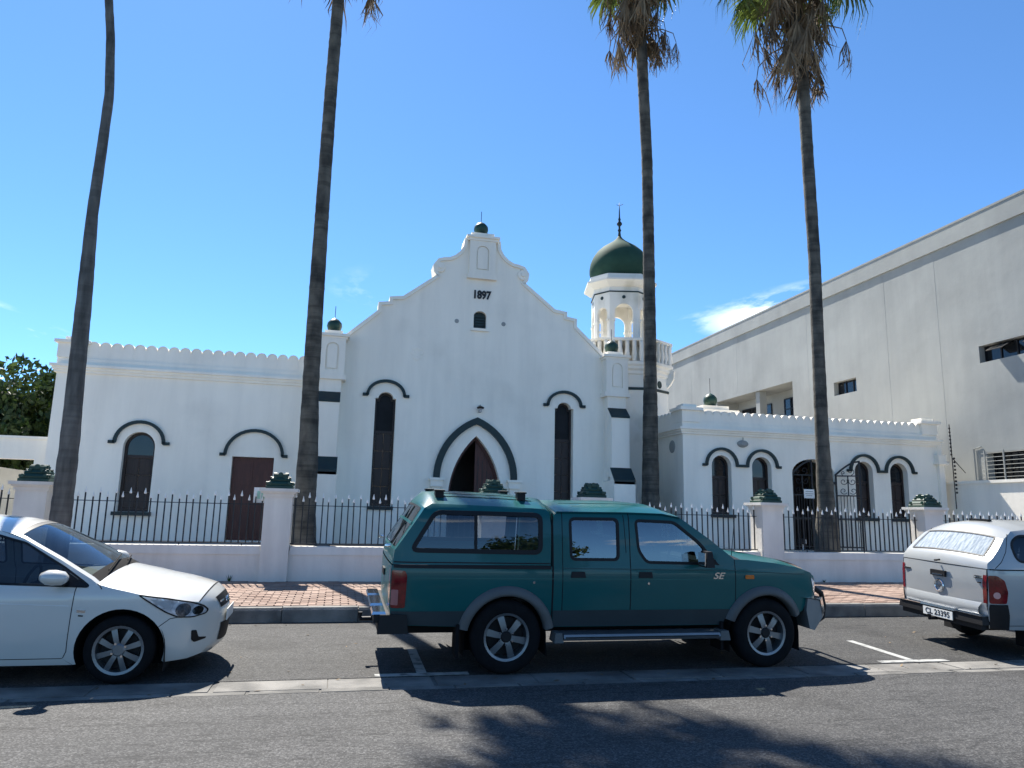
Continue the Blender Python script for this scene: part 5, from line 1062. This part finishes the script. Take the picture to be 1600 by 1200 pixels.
sp_.strip('canopy_joint', [(.04, 1.065), (1.93, 1.062)], .014, dark, off=.003); sp_.strip('canopy_door_gap', [(.10, 1.08), (.20, 1.16), (.30, 1.28), (.37, 1.42), (.42, 1.49)], .006, dark)
cb = [(1.96, .33), (3.0, .33)] + archpts(3.37, .31, SR, 175, 5) + [(3.75, .33), (4.1, .32), (4.2, .55), (4.12, .80), (3.6, .93), (3.1, .98), (2.55, 1.42), (2.3, 1.47), (1.96, 1.47)]
sw_ = rnd_poly([(2.05, 1.02), (2.93, 1.0), (2.5, 1.38), (2.05, 1.40)], .05); cb_ = sp_.panel('cab_side', cb, silver, holes=[sw_]); sp_.panel('window', sw_, g_dk, cb_, off=-.006); sp_.strip('window_seal', sw_, .025, blackp, cb_, closed=True, off=.004)
tg = sp_.sheet('tailgate', [(.02, .50), (.0, .62), (.0, .90), (.02, 1.06)], silver, crown=.035, t0=-.98, t1=.98, nt_=18, pw=2.5)
sp_.sheet('tailgate_lower_step', [(.014, .50), (-.03, .53), (-.03, .60), (.0, .66)], silver, tg, crown=.036, t0=-.90, t1=.90, nt_=12, pw=2.5, off=.004)
cd_ = sp_.sheet('canopy_rear_door', [(.02, 1.07), (.03, 1.13), (.10, 1.20)], silver, crown=.05, nt_=18, pw=2.4)
GC = [(.10, 1.20), (.33, 1.43)]
for a, b_ in ((-1, -.84), (.84, 1)): sp_.sheet('door_frame', GC, silver, cd_, crown=.055, t0=a, t1=b_, nt_=4, pw=2.4)
sp_.sheet('glass', GC, foil, cd_, crown=.055, t0=-.84, t1=.84, nt_=14, pw=2.4, off=-.002)
for a in (-.84, .84): sp_.sheet('glass_seal', GC, blackp, cd_, crown=.055, t0=a - .012, t1=a + .012, nt_=2, pw=2.4, off=.008)
for q in ([(.095, 1.195), (.107, 1.207)], [(.323, 1.423), (.335, 1.435)]): sp_.sheet('glass_seal', q, blackp, cd_, crown=.055, t0=-.84, t1=.84, nt_=14, pw=2.4, off=.008)
sp_.sheet('canopy_roof', [(.33, 1.43), (.50, 1.525), (.75, 1.55), (1.4, 1.545), (1.93, 1.52)], silver, crown=lambda u: .055 + .05 * min(1, u * 4), nt_=20, pw=2.3)
MB().box(.60, .66, -.16, .16, 1.60, 1.655).build('brake_light', blackp, SE_)
MB().box(1.925, 1.93, -.74, .74, 1.07, 1.56).build('canopy_front', silver, SE_); sp_.sheet('cab_roof', [(1.96, 1.0), (1.96, 1.47), (2.3, 1.47), (2.55, 1.42)], silver, crown=.05); sp_.sheet('windscreen', [(2.55, 1.42), (3.1, .98)], g_ws, crown=.06); sp_.sheet('bonnet', [(3.1, .98), (3.6, .93), (4.12, .80)], silver, crown=.05); sp_.sheet('front_end', [(4.12, .80), (4.2, .55), (4.1, .32)], silver, crown=.05)
# tail lamps, bumper, plate, badges
tl2 = rnd_poly([(.01, .66), (.20, .665), (.225, .80), (.19, .94), (.10, .995), (.012, .995)], .025); tp_ = sp_.panel('tail_light', tl2, redl, off=.008, grid=.04); sp_.panel('reversing_lens', arc(.085, .76, .04, 0, 330, 14), M('pink_lens', (.55, .30, .28), .12, coat=.7), tp_, off=.012, grid=.02)
for a, b_ in ((-1.0, -.93), (.93, 1.0)): sp_.sheet('tail_light_face', [(.0, .66), (.0, .90), (.012, .995)], redl, crown=.035, t0=a, t1=b_, off=.006, nt_=3, pw=2.5)
bsp = [(.005, .60), (.02, .36), (.24, .35), (.235, .52), (.21, .655), (.012, .65)]
bo = sp_.panel('bumper_corner', bsp, blackp, off=.012)
b2 = MB().box(-.085, .03, -.74, .74, .40, .50, ch=.012).box(-.06, .04, -.70, .70, .335, .40).build('rear_bumper', blackp, SE_)
MB().box(-.10, -.01, -.30, .30, .495, .525, ch=.01).build('step_plate', chrome, b2)
for a, b_ in ((-.72, -.31), (.31, .72)): MB().box(-.09, -.02, a, b_, .499, .506).build('bumper_edge', chrome, b2)
MB().tube([(-.06, .05, .35), (-.17, .05, .35), (-.17, .05, .40)], .025, 8).build('tow_ball', blackp, b2)
np_ = MB().box(-.098, -.087, -.27, .25, .375, .478).build('number_plate', platem, b2)
text('plate_letters', 'CL 23395', .098, (-.0995, -.01, .426), inkm, np_, rot=(math.pi / 2, 0, -math.pi / 2), ext=.001, sx=1.12, bold=.0015)
MB().box(-.062, -.03, -.13, .13, .90, .975, ch=.0).build('tailgate_handle', blackp, tg); MB().box(-.07, -.0625, -.09, .09, .91, .925).build('handle_trim', chrome, tg)
em = MB(); em.tube([(-.045, .075 * math.cos(a), .775 + .075 * math.sin(a)) for a in [TAU * k / 24 for k in range(25)]], .010, 6, False); em.add([(-.05, -.11, .77), (-.05, .01, .795), (-.05, -.01, .775), (-.05, .11, .78), (-.05, -.01, .755), (-.05, .01, .775)], [(0, 1, 2), (3, 4, 5), (1, 2, 5, 4)]); em.build('emblem', chrome, tg)
for (y0, y1, z0, z1) in ((.56, .69, .93, .945), (-.68, -.58, .972, .98), (-.68, -.57, .95, .957), (-.67, -.63, .89, .905)): MB().box(-.014 - .012, -.006, y0, y1, z0, z1).build('badge', blackp, tg)
MB().tube([(-.04, .02, 1.10), (-.075, .02, 1.10), (-.075, -.07, 1.115)], .012, 8).build('canopy_handle', blackp, cd_)
for xc in (SX, 3.37): well(sp_, xc, .31, SR + .01, .45, .77)
for xc in (SX, 3.37):
    for sd in (-1, 1): sp_.wheel(xc, sd * .71, .305, .195, .19, 8, sd, 8)
SE_.rotation_euler = (TILT, 0, R(-4)); SE_.location.x = 7.85
sp_.box('underbody', (.1, 4.0, -.42, .42, .30, .45), dark); sp_.box('bed_floor', (.03, 1.94, -.7, .7, .6, .64), blackp); sp_.box('cab_floor', (1.97, 3.2, -.7, .7, .42, .46), dark)

# street trees across the road, seen only as reflections in the vehicles' glass
leafy('street_tree', 'round green tree across the road reflected in the pickup rear window', (7.2, -12.5, 0), 2.2, 2.2, 1.7, 3.4, 4500, .15, 9, 2.0)
leafy('street_tree', 'broad low tree across the road reflected in the pickup front window', (21.5, -24, 0), 6.0, 3.6, 1.6, 2.9, 5000, .25, 10, 2.0)
